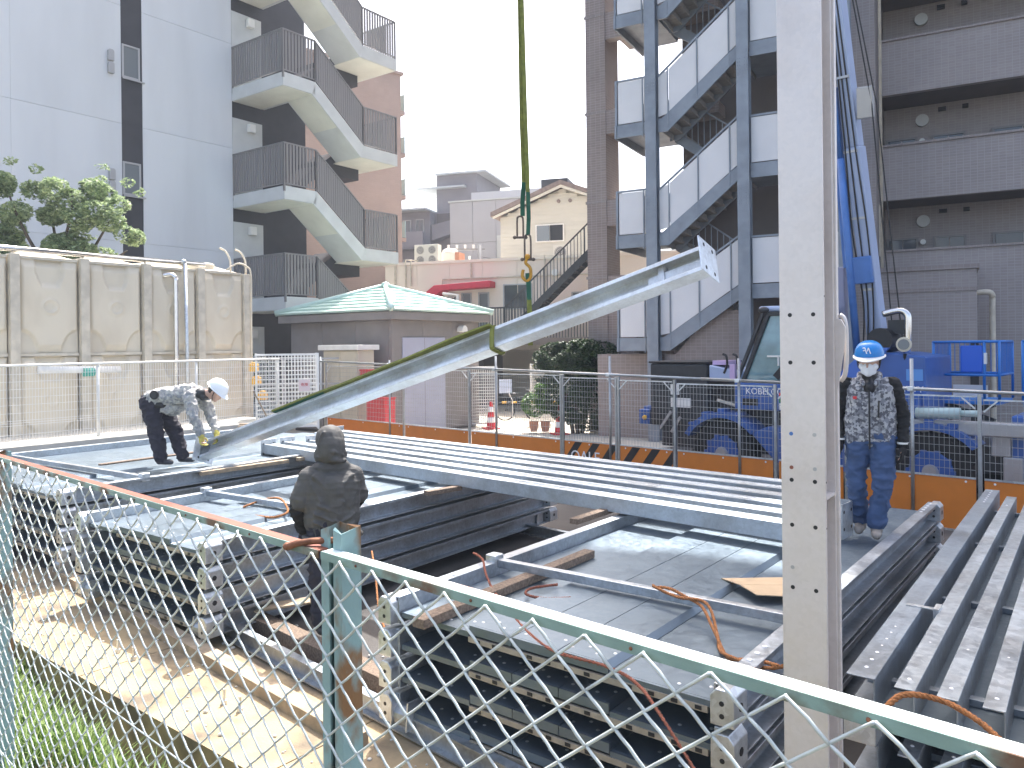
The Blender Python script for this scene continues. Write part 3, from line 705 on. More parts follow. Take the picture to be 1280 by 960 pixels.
def text(s, size, mat_, parent, loc, rot, name='lettering', sx=1., thick=.002):
    cu = bpy.data.curves.new('t', 'FONT'); cu.body = s; cu.size = size; cu.extrude = thick; cu.align_x = 'CENTER'; cu.resolution_u = 3
    to = bpy.data.objects.new('t', cu); sc.collection.objects.link(to)
    bpy.context.view_layer.update()
    me = bpy.data.meshes.new_from_object(to.evaluated_get(bpy.context.evaluated_depsgraph_get()))
    bpy.data.objects.remove(to); me.materials.clear(); me.materials.append(mat_); me.name = name
    o = put(name, me, parent, loc); o.rotation_euler = rot; o.scale = (sx, 1, 1)
    return o
text('OALE', .30, TXTW, F2, (7.48, .002, .36), (R(90), 0, 0), sx=.95)

# ---------------------------------------------------------------- white mesh fence in front of the water tank
F1 = thing('mesh_fence', 'white welded mesh fence in front of the cream water tank', 'fence', (-7.7, 14.5, 0), 54)
ps = [-6, -4, -2, .01, 2.01, 4.03]
for x in ps:
    m = MB(); m.tube([(x, .03, .98), (x, .03, 2.37)], .03, 10); m.done('fence_post', WHITEP, F1, smooth=True)
m = MB(); m.tube([(-6, -.01, 2.345), (4.05, -.01, 2.36)], .022, 8); m.done('top_rail', WHITEP, F1, smooth=True)
m = MB()
n = int(10/.05)
for i in range(n): x = -5.98+i*.05; m.bar((x, 0, 1.03), (x, 0, 2.34), .007, .006)
for z in [1.04, 1.16, 1.32, 1.36, 1.40, 1.53, 1.67, 1.80, 1.94, 2.07, 2.20]: m.bar((-6, -.006, z), (4.03, -.006, z), .008, .008)
m.done('wire_mesh', WHITEP, F1, kind='stuff')
# concertina gates
def gate(loc, rz, n, wd, h, label):
    t = thing('folding_gate', label, 'gate', loc, rz)
    for i in range(n):
        a = (i % 2)*2-1; y0 = .12*i; Mx = Matrix.Translation((0, y0, 0)) @ RZ(a*5)
        m = MB()
        for x in (0, wd): m.add(*_bx(x-.02, x+.02, -.02, .02, .05, h), Mx)
        for z in (.12, h-.03): m.add(*_bx(0, wd, -.015, .015, z-.02, z+.02), Mx)
        f_ = m.done('leaf_frame', WHITEP, t)
        m = MB(); nx = int(wd/.07)
        for k_ in range(1, nx): x = wd*k_/nx; m.add(*_bx(x-.004, x+.004, -.004, .004, .12, h-.03), Mx)
        nz = int(h/.10)
        for k_ in range(1, nz): z = .1+(h-.1)*k_/nz; m.add(*_bx(0, wd, -.005, .005, z-.005, z+.005), Mx)
        m.done('leaf_mesh', WHITEP, f_, kind='stuff')
    return t
def _bx(x0, x1, y0, y1, z0, z1):
    return ([(x0,y0,z0),(x1,y0,z0),(x1,y1,z0),(x0,y1,z0),(x0,y0,z1),(x1,y0,z1),(x1,y1,z1),(x0,y1,z1)], [(0,3,2,1),(4,5,6,7),(0,1,5,4),(1,2,6,5),(2,3,7,6),(3,0,4,7)])
gate((-5.75, 17.5, .7), 18, 4, 1.35, 1.78, 'white folded mesh gate beside the tank fence')
gate((-1.35, 24.9, 0), 5, 3, .85, 1.95, 'white folded mesh gate leaf left of the driveway')
gate((.62, 25.4, 0), 10, 2, .7, 2.0, 'white folded mesh gate leaf behind the potted shrub')
def tag_box(nm, c, sx, sy, m_, label, cat, rz=0):
    m = MB(); m.box(-sx/2, sx/2, -.01, .01, -sy/2, sy/2); o = m.done(nm, m_); o.location = c; o.rotation_euler = (0, 0, R(rz)); tag(o, label, cat); return o
o = tag_box('notice', (-4.72, 17.7, 1.75), .24, .26, mat('pink_paper', (.75, .62, .60), .7), 'small pink and white notice hung on the folded gate', 'notice', 18)
text('危険', .08, REDP, o, (0, -.012, -.01), (R(90), 0, 0))
# stacked warning barriers behind the tank fence
for i, (x, z) in enumerate(((-5.95, 2.16), (-5.9, 1.85), (-5.78, 1.5), (-5.55, .95))):
    m = MB(); m.box(-.10, .10, -.06, .06, -.09, .09); m.box(-.05, .05, -.07, .07, .09, .12); o = m.done('orange_marker', YEL, bevel=.02); o.location = (x, 17.95+.05*i, z); tag(o, ('topmost', 'second highest', 'third highest', 'lowest')[i] + ' orange warning marker among the white gate leaves', 'marker', 'orange markers by the gate')
# pallets-high loose bits on the plinth
m = MB(); m.ball((0, 0, .05), (.20, .12, .06), 12, 6); o = m.done('white_sack', WHITEP, smooth=True); o.location = (-5.95, 14.95, 1.0); tag(o, 'small white sack lying on the plinth behind the bending man', 'sack')
m = MB(); m.bar((0, 0, .03), (.55, .3, .12), .08, .03); m.bar((.0, .1, .08), (.6, .2, .05), .07, .03); o = m.done('timber_offcut', WOODL); o.location = (-5.5, 15.6, 1.0); tag(o, 'pale timber offcuts lying against the tank fence', 'timber')
m = MB(); m.bar((0, 0, 0), (.28, .1, -.62), .03, .03); o = m.done('leaning_stick', WOODL); o.location = (-5.35, 16.1, 1.72); tag(o, 'pale stick leaning against the white mesh fence', 'stick')

# ---------------------------------------------------------------- water tank
TK = thing('water_tank', 'cream panelled water tank with embossed panels behind the white mesh fence', 'water tank', (-8.9, 15.4, 0), 54)
def emboss(W, H, flip=False):
    nx, nz = 36, 60; m = MB(); vs = []; fs = []
    def h(u, v):         # u -1..1, v 0..1 upward
        e = min(1, (1-abs(u))*9, v*12, (1-v)*12)
        d_ = .065*e
        # shield-shaped hollow hanging from the top
        wtop = .48 - .22*max(0, (1-v))/.28
        if v > .70 and abs(u) < .50*(1-((.97-v)/.30)**2*.62): d_ -= .065*min(1, (v-.70)*22)
        # rounded hollows in the two bottom corners
        r1 = math.hypot((abs(u)-1.0)/.62, (v-.0)/.26)
        if r1 < 1: d_ -= .065*min(1, (1-r1)*9)*e
        rr = math.hypot(u*.535, (v-.50)*1.8)
        d_ += .03*max(0, 1-abs(rr-.13)/.035)
        return d_
    for i in range(nx+1):
        for j in range(nz+1):
            u = -1+2*i/nx; v = j/nz; vs.append((u*W/2, -h(u, v), v*H))
    for i in range(nx):
        for j in range(nz): a = i*(nz+1)+j; fs.append((a, a+nz+1, a+nz+2, a+1))
    m.add(vs, fs); return m.mesh('tank_panel', TANKM, True)
xs = [-3.4, -2.14, -.86, .42, 1.72, 2.99, 4.19]
EM = [emboss(1.07, 1.80), emboss(1.07, 1.68)]
for i in range(6):
    cx = (xs[i]+xs[i+1])/2
    for r_, (me, z) in enumerate(zip(EM, (2.56, .80))):
        o = put('tank_panel', me, TK, (cx, 0, z))
    m = MB(); m.box(xs[i]+.1, xs[i+1]-.1, -.03, .05, 4.36, 4.41); m.done('top_flange', TANKF, TK)
    m = MB(); m.box(xs[i]+.1, xs[i+1]-.1, -.05, .04, 2.495, 2.555); m.done('mid_flange', TANKF, TK)
    m = MB(); W = (xs[i+1]-xs[i]-.16)/2                       # domed roof panel
    vs = [(cx-W, .0, 4.40), (cx+W, .0, 4.40), (cx+W, 2.1, 4.40), (cx-W, 2.1, 4.40), (cx-W*.35, .55, 4.58), (cx+W*.35, .55, 4.58), (cx+W*.35, 1.5, 4.58), (cx-W*.35, 1.5, 4.58)]
    m.add(vs, [(0,1,5,4), (1,2,6,5), (2,3,7,6), (3,0,4,7), (4,5,6,7), (3,2,1,0)]); m.done('roof_panel', TANKM, TK, bevel=.04)
for x in xs:
    m = MB(); m.box(x-.085, x+.085, -.13, .02, .5, 4.44 if x < 4 else 4.38); m.done('tank_pillar', TANKF, TK, bevel=.01)
m = MB(); m.box(xs[0]-2, xs[-1]-.02, .055, 2.15, .5, 4.395); m.done('tank_body', TANKM, TK)
m = MB(); m.tube([(-6, -.02, 4.54), (3.13, -.02, 4.53)], .055, 14); m.done('overflow_pipe', CHROME, TK, smooth=True)
m = MB()
for x in (-2.1, -.86, .42, 1.72, 2.6): m.box(x-.015, x+.015, -.03, .0, 4.40, 4.50)
m.done('pipe_bracket', TANKF, TK)
m = MB(); m.tube(smooth_path([(2.12, -.02, 4.22), (2.25, -.12, 4.24), (2.31, -.2, 4.16), (2.31, -.2, 4.0), (2.31, -.2, 2.5), (2.31, -.2, .9)], 5), .055, 12); m.done('outlet_pipe', CHROME, TK, smooth=True)
m = MB(); m.tube([(2.56, -.16, 4.50), (2.58, -.18, 2.5), (2.58, -.18, .9)], .04, 10); m.ball((2.55, -.12, 4.55), .06, 10, 6); m.done('drain_pipe', STEEL_L, TK, smooth=True)
m = MB(); m.tube([(3.35, .5, 4.4), (3.35, .5, 4.62)], .32, 20); m.done('manhole', TANKM, TK, bevel=.05)
for dx in (0, .42):
    m = MB(); m.tube(smooth_path([(3.70+dx, .25, 5.0), (3.82+dx, .18, 4.92), (3.88+dx, .1, 4.7), (3.86+dx, .06, 4.4)], 5), .022, 8); m.done('ladder_hook', TANKM, TK, smooth=True)
m = MB(); m.tube(smooth_path([(3.7, .0, 4.45), (3.95, -.1, 4.62), (4.18, -.15, 4.55), (4.27, -.16, 4.35), (4.27, -.16, 3.4), (4.27, -.16, 2.3), (4.27, -.16, .8)], 5), .022, 8); m.done('ladder_rail', TANKM, TK, smooth=True)
m = MB(); m.tube([(-.6, -.4, 2.24), (.95, -.4, 2.20)], .07, 12); m.done('lagged_pipe', WHITEP, TK, smooth=True)
m = MB(); m.tube([(.2, -.46, 2.17), (.4, -.46, 2.17)], .085, 10); m.done('valve', mat('green_valve', (.05, .35, .27), .5), TK)

# ---------------------------------------------------------------- plants
def leaves(name, blobs, n, size, m_, parent, seed, flat=.6):
    rg = random.Random(seed); m = MB(); tot = sum(r[0]*r[1]*r[2] for _, r in blobs)
    for c, r in blobs:
        for i in range(int(n*r[0]*r[1]*r[2]/tot)):
            while True:
                q = V(rg.uniform(-1, 1), rg.uniform(-1, 1), rg.uniform(-1, 1))
                if .25 < q.length < 1: break
            q = q.normalized()*(q.length**.35)
            p = V(c[0]+q.x*r[0], c[1]+q.y*r[1], c[2]+q.z*r[2])
            if noise.noise(p*2.3+V(seed, 0, 0)) < -.22: continue
            s = size*rg.uniform(.6, 1.3)
            e = Euler((rg.uniform(-1, 1)*flat*1.5, rg.uniform(-1, 1)*flat*1.5, rg.uniform(0, 6.28))).to_matrix()
            a, b_ = e @ V(s, 0, 0), e @ V(0, s*.5, 0)
            m.add([p-a, p-b_+a*.1, p+a, p+b_+a*.1], [(0, 1, 2, 3)])
    return m.done(name, m_, parent)
def limb(m, p, q, r0, r1, seed):
    rg = random.Random(seed); pts = []
    for i in range(6): t = i/5; pts.append(V(*p).lerp(V(*q), t) + V(rg.uniform(-.05, .05), rg.uniform(-.05, .05), 0)*(0 < i < 5))
    m.tube(pts, [r0+(r1-r0)*i/5 for i in range(6)], 8)
tr = thing('leafy_tree', 'leafy green tree rising behind the water tank', 'tree', (-10.5, 18.0, .6))
m = MB(); limb(m, (0, 0, 0), (.1, 0, 3.6), .14, .09, 1)
for i, (x, y, z) in enumerate(((-1.0, 0, 4.9), (-.3, .3, 5.6), (.5, -.2, 5.7), (1.2, .1, 5.0), (-.8, -.4, 5.5), (1.6, .1, 4.3))): limb(m, (.08, 0, 2.6+.15*i), (x, y, z), .06, .02, i+3)
m.done('trunk', BARK, tr, smooth=True)
rg = random.Random(11); bl = []
for x, z, r in ((-1.25, 5.75, .5), (-.85, 5.2, .5), (-.2, 5.85, .42), (-.15, 5.2, .5), (.35, 5.55, .5), (.75, 5.85, .45), (1.25, 5.5, .42), (1.35, 5.0, .5), (.7, 4.95, .5), (1.75, 4.4, .4), (-.9, 4.5, .6), (.1, 4.4, .6), (-1.4, 4.9, .5), (-1.9, 5.2, .5), (-2.0, 4.6, .6), (1.0, 4.3, .5), (.0, 5.5, .3), (-.5, 6.1, .22), (.9, 6.2, .22), (1.55, 5.75, .22)):
    for k_ in range(3): bl.append(((x+rg.uniform(-.25, .25), rg.uniform(-.5, .5), z+rg.uniform(-.2, .2)), (r*.62, r*.6, r*.5)))
leaves('crown', bl, 26000, .058, LEAFT, tr, 5)
bs = thing('clipped_bush', 'dark green clipped bush in front of the brown apartment wall', 'bush', (1.9, 22.9, 0))
bs.scale = (1.12, 1.1, 1.06)
m = MB()
for i, (x, y) in enumerate(((-.3, 0), (.3, .1), (.0, -.1))): limb(m, (x*.4, y, 0), (x*1.6, y, 1.9), .06, .03, i+20)
m.done('trunk', BARK, bs, smooth=True)
leaves('crown', [((-.50, 0, 2.08), (.68, .6, .46)), ((.40, 0, 2.15), (.74, .6, .46)), ((0, -.1, 2.2), (.7, .5, .42)), ((-.80, -.1, 1.75), (.42, .4, .36)), ((.80, 0, 1.9), (.42, .4, .36)), ((.1, -.1, 1.75), (.8, .5, .3))], 26000, .050, LEAFB, bs, 8)
leaves('lower_foliage', [((-.25, -.1, 1.0), (.6, .5, .75)), ((.3, 0, .8), (.6, .45, .75))], 7500, .050, LEAFB, bs, 9)
pt = thing('potted_shrub', 'bright leafy shrub in two terracotta pots by the gate', 'potted plant', (.78, 23.3, 0))
leaves('foliage', [((-.1, 0, .85), (.42, .35, .38)), ((.25, .05, 1.0), (.4, .35, .45)), ((.1, .1, 1.25), (.25, .25, .25))], 2600, .06, LEAFP, pt, 12)
for x in (-.16, .18):
    m = MB(); m.prism([(-.10, 0), (.10, 0), (.14, .30), (-.14, .30)], -.12, .12, Matrix.Translation((x, -.2, .05))); m.done('pot', TERRA, pt, bevel=.01)
for i, (x, y, z, s) in enumerate(((-7.6, 22.2, 2.0, .8), )):
    p_ = thing('low_shrub', 'small dark shrub below the white stairs, beside the tank', 'shrub', (x, y, 0)); leaves('foliage', [((0, 0, z), (s, .4, .5)), ((.3, 0, z-1), (s, .4, .8))], 1500, .06, LEAFB, p_, 30)
    m = MB(); limb(m, (0, 0, 0), (0, 0, 1.8), .05, .03, 4); m.done('trunk', BARK, p_)

# ---------------------------------------------------------------- hut, cabinet, cones, barrier
HT = thing('utility_hut', 'small brown utility hut with a pale green ribbed hip roof', 'hut', (-3.4, 22, 0), 54)     # local x = right face going back, y = left face
L1, L2 = 3.95, 4.4
def hut_panels(n, L, face):
    for i in range(n):
        a, b_ = L*i/n+.006, L*(i+1)/n-.006
        m = MB()
        if face == 'r':
            m.box(a, b_, 0, .12, .1, 3.36)
        else: m.box(0, .12, a+(.12 if i == 0 else 0), b_, .1, 3.36)
        m.done('wall_panel', HUTW, HT)
hut_panels(3, L1, 'r'); hut_panels(3, L2, 'l')
m = MB(); m.box(.13, L1, .13, L2, .0, 3.3); m.done('wall_core', DARKIN, HT)
m = MB(); e = .28
m.box(-e, L1+e, -e, L2+e, 3.37, 3.60); m.done('fascia', HUTW, HT, bevel=.01)
ap = V(L1/2, L2/2, 4.52); E_ = .34; c4 = [V(-E_, -E_, 3.62), V(L1+E_, -E_, 3.62), V(L1+E_, L2+E_, 3.62), V(-E_, L2+E_, 3.62)]
rf = MB(); rf.add(c4+[ap+V(0, 0, -.02)], [(0,1,4), (1,2,4), (2,3,4), (3,0,4), (3,2,1,0)]); rf = rf.done('roof', GREENR, HT)
for s, (A, B) in enumerate(((c4[0], c4[1]), (c4[3], c4[0]), (c4[1], c4[2]), (c4[2], c4[3]))):
    for i in range(7):                                            # stepped roof courses
        t0, t1 = i/7.4, (i+1)/7.4
        a0, b0, a1, b1 = A.lerp(ap, t0), B.lerp(ap, t0), A.lerp(ap, t1), B.lerp(ap, t1)
        nrm = (B-A).cross(ap-A).normalized()
        if nrm.z < 0: nrm = -nrm
        m = MB(); m.add([a0+nrm*.055, b0+nrm*.055, b1+nrm*.012, a1+nrm*.012, a0, b0, b1, a1], [(0,1,2,3), (0,4,5,1), (1,5,6,2), (3,2,6,7), (0,3,7,4)]); m.done('roof_course', GREENR, rf)
for A in c4:
    m = MB(); m.tube([A+V(0, 0, .06), ap+V(0, 0, .05)], [.10, .07], 8); m.done('hip_cap', GREENR, rf, smooth=True)
m = MB(); m.ball((ap.x, ap.y, ap.z+.06), (.14, .14, .10), 12, 8); m.done('roof_cap', GREENR, rf, smooth=True)
m = MB(); m.box(.42, 2.26, -.035, .0, .1, 2.87); dr = m.done('door', LAVEN, HT, bevel=.008)
m = MB(); m.box(1.335, 1.345, -.038, -.0355, .12, 2.85); m.done('door_gap', DARKIN, dr)
m = MB(); m.tube([(2.98, -.02, 3.1), (2.98, -.18, 3.1)], .07, 10); m.prism([(-.14, .0), (.14, .0), (.12, .12), (.05, .19), (-.05, .19), (-.12, .12)], -.24, -.02, Matrix.Translation((2.98, 0, 3.05))); m.done('wall_lamp', LAMP, HT, bevel=.01)
CB = thing('electrical_cabinet', 'beige two-door electrical cabinet standing beside the utility hut', 'cabinet', (-5.38, 22.25, .3), -36)
m = MB(); m.box(0, 1.42, .0, .6, .0, 2.22); m.done('cabinet_body', BEIGE, CB, bevel=.01)
for x0, x1 in ((.03, .70), (.72, 1.39)):
    m = MB(); m.box(x0, x1, -.025, -.002, .05, 2.18); dd = m.done('cabinet_door', BEIGE, CB, bevel=.006)
    m = MB(); hx = x1-.08 if x0 < .5 else x0+.08; m.box(hx-.03, hx+.03, -.05, -.026, .98, 1.12); m.done('door_handle', FRAMEA, dd)
m = MB(); m.box(-.10, 1.54, -.12, .7, 2.225, 2.37); m.done('cabinet_lid', WHITEP, CB, bevel=.01)
m = MB(); m.box(0, 1.42, .02, .58, -.3, -.003); m.done('plinth', SLAB, CB)
for i, (x, y, z) in enumerate(((-3.75, 21.2, 1.75), (-3.55, 21.0, 1.0))):
    t = thing('fire_box', ('upper' if i == 0 else 'lower') + ' red storage box beside the electrical cabinet', 'box', (x, y, z), -36)
    m = MB(); m.box(-.35, .35, -.2, .2, -.22 if i == 0 else -.9, .2); m.done('box_body', REDP, t, bevel=.02); m = MB(); m.box(-.37, .37, -.22, .22, .203, .25); m.done('box_lid', REDP, t, bevel=.015)
m = MB(); m.box(-.35, .35, -.2, .2, 0, 1.0)
def cone(loc, label, h=.86):
    t = thing('traffic_cone', label, 'traffic cone', loc, 20, 'traffic cones')
    prof = lambda z: .165 - .125*z/h
    for i in range(5):
        z0, z1 = .04+(h-.04)*i/5, .04+(h-.04)*(i+1)/5
        m = MB(); m.tube([(0, 0, z0+.0005), (0, 0, z1-.0005)], [prof(z0), prof(z1)], 20); m.done('cone_band', REDP if i % 2 == 0 else TXTW, t, smooth=True)
    m = MB(); m.box(-.23, .23, -.23, .23, .0, .04); m.done('cone_base', REDP, t, bevel=.012)
cone((-.68, 24.4, 0), 'red and white striped traffic cone left of the driveway sign'); cone((1.36, 22.7, 0), 'red and white striped traffic cone beside the potted shrub')
cone((-4.95, 18.6, .75), 'small orange and white cone behind the folded gate', .6)
BP = thing('barrier_bar', 'yellow and black striped bar across the driveway', 'barrier', (-.35, 25.0, .78), 2)
for i in range(13):
    m = MB(); m.tube([(i*.16+.001, 0, 0), ((i+1)*.16-.001, 0, 0)], .032, 10); m.done('bar_band', YEL if i % 2 == 0 else BLACK, BP, smooth=True)
SG = thing('notice_board', 'small white notice board on a bent stand by the cone', 'sign', (-.22, 24.3, 0), 0)
m = MB(); m.box(-.2, .2, -.01, .01, 1.12, 1.55); m.done('board', mat('pale_blue_board', (.62, .68, .80), .5), SG); m = MB(); m.tube(smooth_path([(.1, .02, 1.14), (.16, .02, 1.0), (.22, .02, .8), (.22, .02, 0)], 5), .015, 8); m.done('stand', WHITEP, SG)
bk = thing('bicycle', 'dark bicycle parked in the shade behind the driveway bar', 'bicycle', (.25, 27.2, 0), 10)
for x in (-.52, .52):
    pts = [(x+.33*math.cos(a*math.pi/12), 0, .34+.33*math.sin(a*math.pi/12)) for a in range(25)]
    m = MB(); m.tube(pts, .022, 6); m.done('wheel', TYRE, bk, smooth=True)
m = MB(); m.tube([(-.52, 0, .34), (-.15, 0, .8), (.38, 0, .82), (.52, 0, .34)], .018, 6); m.tube([(-.15, 0, .8), (.0, 0, .32), (.38, 0, .82)], .018, 6); m.tube([(-.52, 0, .34), (0, 0, .32)], .014, 6); m.done('frame', DKGREY, bk, smooth=True)
m = MB(); m.tube([(.38, 0, .82), (.36, 0, 1.02), (.28, -.22, 1.04)], .014, 6); m.tube([(.36, 0, 1.02), (.28, .22, 1.04)], .014, 6); m.done('handlebar', FRAMEA, bk, smooth=True)
m = MB(); m.ball((-.2, 0, .92), (.13, .07, .04), 10, 6); m.done('saddle', BLACK, bk, smooth=True)

# ---------------------------------------------------------------- white apartment block with outside stairs (left)
AW = thing('apartment_building', 'white apartment block with zigzag outside stairs and grey balustrades', 'building', (-7.44, 25.68, -.52), 54)
AW.scale = (1.2, 1.2, 1.2)
WY = 2.35; seams = [0, 2.35, 5.40, 8.45, 11.50, 14.55, 17.6, 20.6]
for i in range(len(seams)-1):
    z0, z1 = seams[i]+.004, seams[i+1]-.004
    for x0, x1 in ((-14, -9.5), (-9.5, -5.85), (-5.85, -3.26), (-2.70, .0)):
        m = MB(); m.box(x0+.002, x1-.002, WY, WY+.3, z0, z1); m.done('wall_panel', WHITE, AW)
m = MB(); m.box(-14, 0, WY+.02, WY+.35, 0, 20.5); m.box(-14, 2.75, WY+.36, 11, 0, 22); m.done('wall_backing', WHITE2, AW)
m = MB(); m.box(-3.258, -2.702, WY+.03-.02, WY+.018, 0, 20.4); m.done('dark_wall_strip', BLACKP, AW)
for z in (3.58, 6.62, 9.66, 12.7):
    m = MB()
    for a in ((-3.25, -3.20, z, z+.86), (-2.82, -2.77, z, z+.86), (-3.2, -2.82, z, z+.045), (-3.2, -2.82, z+.815, z+.86)): m.box(a[0], a[1], WY-.03, WY+.01, a[2], a[3])
    m.box(-3.25, -2.66, WY-.07, WY-.031, z-.05, z-.01)
    f_ = m.done('window', FRAMEA, AW, bevel=.004)
    m = MB(); m.box(-3.2, -2.82, WY-.012, WY-.004, z+.045, z+.815); m.done('pane', GREYG, f_)
    for dz in (0, .32):
        m = MB(); m.prism([(-3.62, z+.0+dz), (-3.47, z+dz), (-3.47, z+.25+dz), (-3.5, z+.29+dz), (-3.59, z+.29+dz), (-3.62, z+.25+dz)], WY-.09, WY-.002); m.done('vent_hood', FRAMEA, AW, bevel=.012)
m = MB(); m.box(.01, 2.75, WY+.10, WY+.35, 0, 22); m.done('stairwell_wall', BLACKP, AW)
m = MB()
for z0 in (13.25, 10.2, 7.07, 4.02, .95):
    m2 = MB(); m2.box(.02, 1.05, WY+.02, WY+.095, z0+.02, z0+2.3); m2.done('corridor_wall', WHITE2, AW)
    top = z0; lo = top-1.45; T_ = .37
    m = MB(); m.box(0, 1.12, .0, WY, top-T_, top); ld = m.done('landing', WHITE2, AW, bevel=.006)
    m = MB(); m.prism([(1.122, top), (2.978, lo), (2.83, lo-T_), (1.0, top-T_), (1.0, top-T_+.001), (1.122, top-T_+.001)][:4], 0, 1.12); m.done('stair_flight', WHITE2, AW, bevel=.006)
    m = MB(); m.box(2.98, 4.42, .0, WY, lo-T_, lo); m.prism([(2.979, lo-.002), (2.979, lo-T_+.0), (2.831, lo-T_)], .003, 1.117); m.done('landing', WHITE2, AW, bevel=.006)
    m = MB(); m.box(.02, .99, .05, WY-.02, top-T_-.012, top-T_-.002); m.box(2.86, 4.38, .04, WY-.02, lo-T_-.012, lo-T_-.002)
    m.prism([(1.0, top-T_-.002), (2.86, lo-T_-.002), (2.86, lo-T_-.012), (1.0, top-T_-.012)], .04, 1.08); m.done('soffit', SOFFIT, AW)
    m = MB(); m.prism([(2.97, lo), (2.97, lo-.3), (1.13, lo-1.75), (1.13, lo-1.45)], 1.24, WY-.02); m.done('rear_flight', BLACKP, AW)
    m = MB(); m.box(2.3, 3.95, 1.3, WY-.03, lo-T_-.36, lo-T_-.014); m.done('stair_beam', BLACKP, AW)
    lp = MB(); lp.box(.50, .72, WY-.14, WY+.01, z0+1.95, z0+2.2); lp.done('wall_lamp', LAMP, AW, bevel=.02)
    # balustrades
    runs = [((0.02, WY, top), (.02, .02, top)), ((.02, .03, top), (1.13, .03, top)), ((1.13, .03, top), (2.98, .03, lo)), ((2.98, .03, lo), (4.39, .03, lo)), ((4.39, .03, lo), (4.39, WY, lo))]
    for p0, p1 in runs:
        a, b_ = V(*p0), V(*p1); up = V(0, 0, 1.19)
        m = MB(); m.bar(a+up, b_+up, .05, .04); m.bar(a+V(0, 0, .07), b_+V(0, 0, .07), .035, .03)
        for q in (a, b_): m.bar(q+V(0, 0, -.15), q+up, .045, .045, up=V(0, 1, 0))
        rr = m.done('handrail', GREYR, AW)
        m = MB(); n = int((b_-a).length/.105)
        for k_ in range(1, n): q = a.lerp(b_, k_/n); m.bar(q+V(0, 0, .07), q+V(0, 0, 1.18), .072, .02, up=V(0, 1, 0) if abs(b_.x-a.x) > .1 else V(1, 0, 0))
        m.done('balusters', GREYR, rr, kind='stuff')
# lower fence and rail beside the stair foot
lf = thing('railing', 'grey railing at the foot of the white stairs behind the tank', 'railing', (-7.2, 21.0, 0), 20)
m = MB()
for z in (1.6, 2.3): m.bar((0, 0, z), (3.0, 0, z), .05, .05)
m.done('rail_bars', FRAMEA, lf)
for x in (0, 1, 2, 3): m = MB(); m.box(x-.03, x+.03, -.03, .03, 0, 2.32); m.done('rail_post', FRAMEA, lf)
# ---------------------------------------------------------------- orange-brown apartment tower far behind
OT = thing('apartment_tower', 'orange-brown tiled apartment tower behind the white stairs', 'building', (-5.8, 41, 0), 40)
m = MB(); m.box(-14, .1, 0, 10, 0, 16.9); m.done('wall', ORANGEB, OT)
m = MB(); m.box(-14, .25, -.1, 10, 16.9, 17.05); m.done('parapet', ORANGEB, OT)
for z in (15.2, 12.95, 10.7, 8.45, 14.0, 11.6, 9.4)[:4]:
    m = MB(); m.box(.1, .55, .3, 3, z-.25, z-.05); b_ = m.done('balcony_slab', ORANGEB, OT)
    m = MB(); m.box(.5, .53, .3, 3, z-.05, z+.85); m.done('balcony_glass', glassmat('balcony_glass', (.35, .5, .52)), b_)
m = MB(); m.box(-1.95, -1.75, -.04, .01, 9.1, 9.45); m.done('vent', DARKIN, OT)
# ---------------------------------------------------------------- far grey-brown flats, grey block, cream gable house, pink shop
def win(par, x0, x1, z0, z1, y=-.0, panes=2, fm=FRAMEA, gm=None, first=None):
    m = MB(); t = .05
    for a in ((x0, x0+t, z0, z1), (x1-t, x1, z0, z1), (x0+t, x1-t, z0, z0+t), (x0+t, x1-t, z1-t, z1)): m.box(a[0], a[1], y-.06, y+.02, a[2], a[3])
    f_ = m.done('window', fm, par)
    for i in range(panes):
        a, b_ = x0+t+(x1-x0-2*t)*i/panes, x0+t+(x1-x0-2*t)*(i+1)/panes
        m = MB(); m.box(a+.015, b_-.015, y-.035+.02*i, y-.025+.02*i, z0+t+.001, z1-t-.001); m.done('pane', (gm or GREYG) if not (first and i == 1) else first, f_)
FA = thing('grey_flats', 'distant grey-brown flats with stepped balconies and roof terrace', 'building', (-8, 56, 0), -17)
m = MB(); m.box(-3, 2.4, 0, 8, 0, 12.2); m.box(2.4, 5.1, .8, 8, 0, 12.2); m.done('wall', APTG, FA)
m = MB(); m.box(-3, 2.45, -.9, 8, 12.2, 12.32); m.done('roof_slab', WHITE2, FA)
m = MB(); m.box(2.3, 5.4, 1.5, 7, 12.2, 15.0); m.done('stair_tower', APTG, FA)
m = MB(); m.box(.9, 4.6, 1.0, 5, 14.0, 14.12); m.box(2.3, 6.2, 1.2, 7.3, 15.0, 15.12); m.done('roof_canopy', WHITE2, FA)
m = MB()
for x in range(9): m.bar((-2.6+.6*x, -.6, 12.3), (-2.6+.6*x, -.6, 13.3), .04, .04, up=V(0, 1, 0))
m.bar((-2.6, -.6, 13.3), (2.3, -.6, 13.3), .05, .05); m.done('terrace_rail', WHITE2, FA)
for z in (10.3, 7.5):
    m = MB(); m.box(-3, 2.3, -1.1, -.95, z-.8, z+.35); m.box(-3, 2.3, -1.1, 0, z-.85, z-.7); m.done('balcony', APTG, FA)
    win(FA, .3, .95, z+.4, z+1.35); win(FA, 1.3, 1.95, z+.4, z+1.35)
    m = MB(); m.prism([(2.5, z-.2), (5.1, z+.5), (5.1, z+1.4), (2.5, z+.9)], .0, .79); m.done('stair_parapet', APTG, FA)
    m = MB(); m.box(2.6, 3.6, .74, .785, z+1.0, z+1.8); m.done('stair_opening', DARKIN, FA)
GB = thing('grey_block', 'plain pale grey block with panel joints behind the pink shop', 'building', (-4.5, 46, 0), -17)
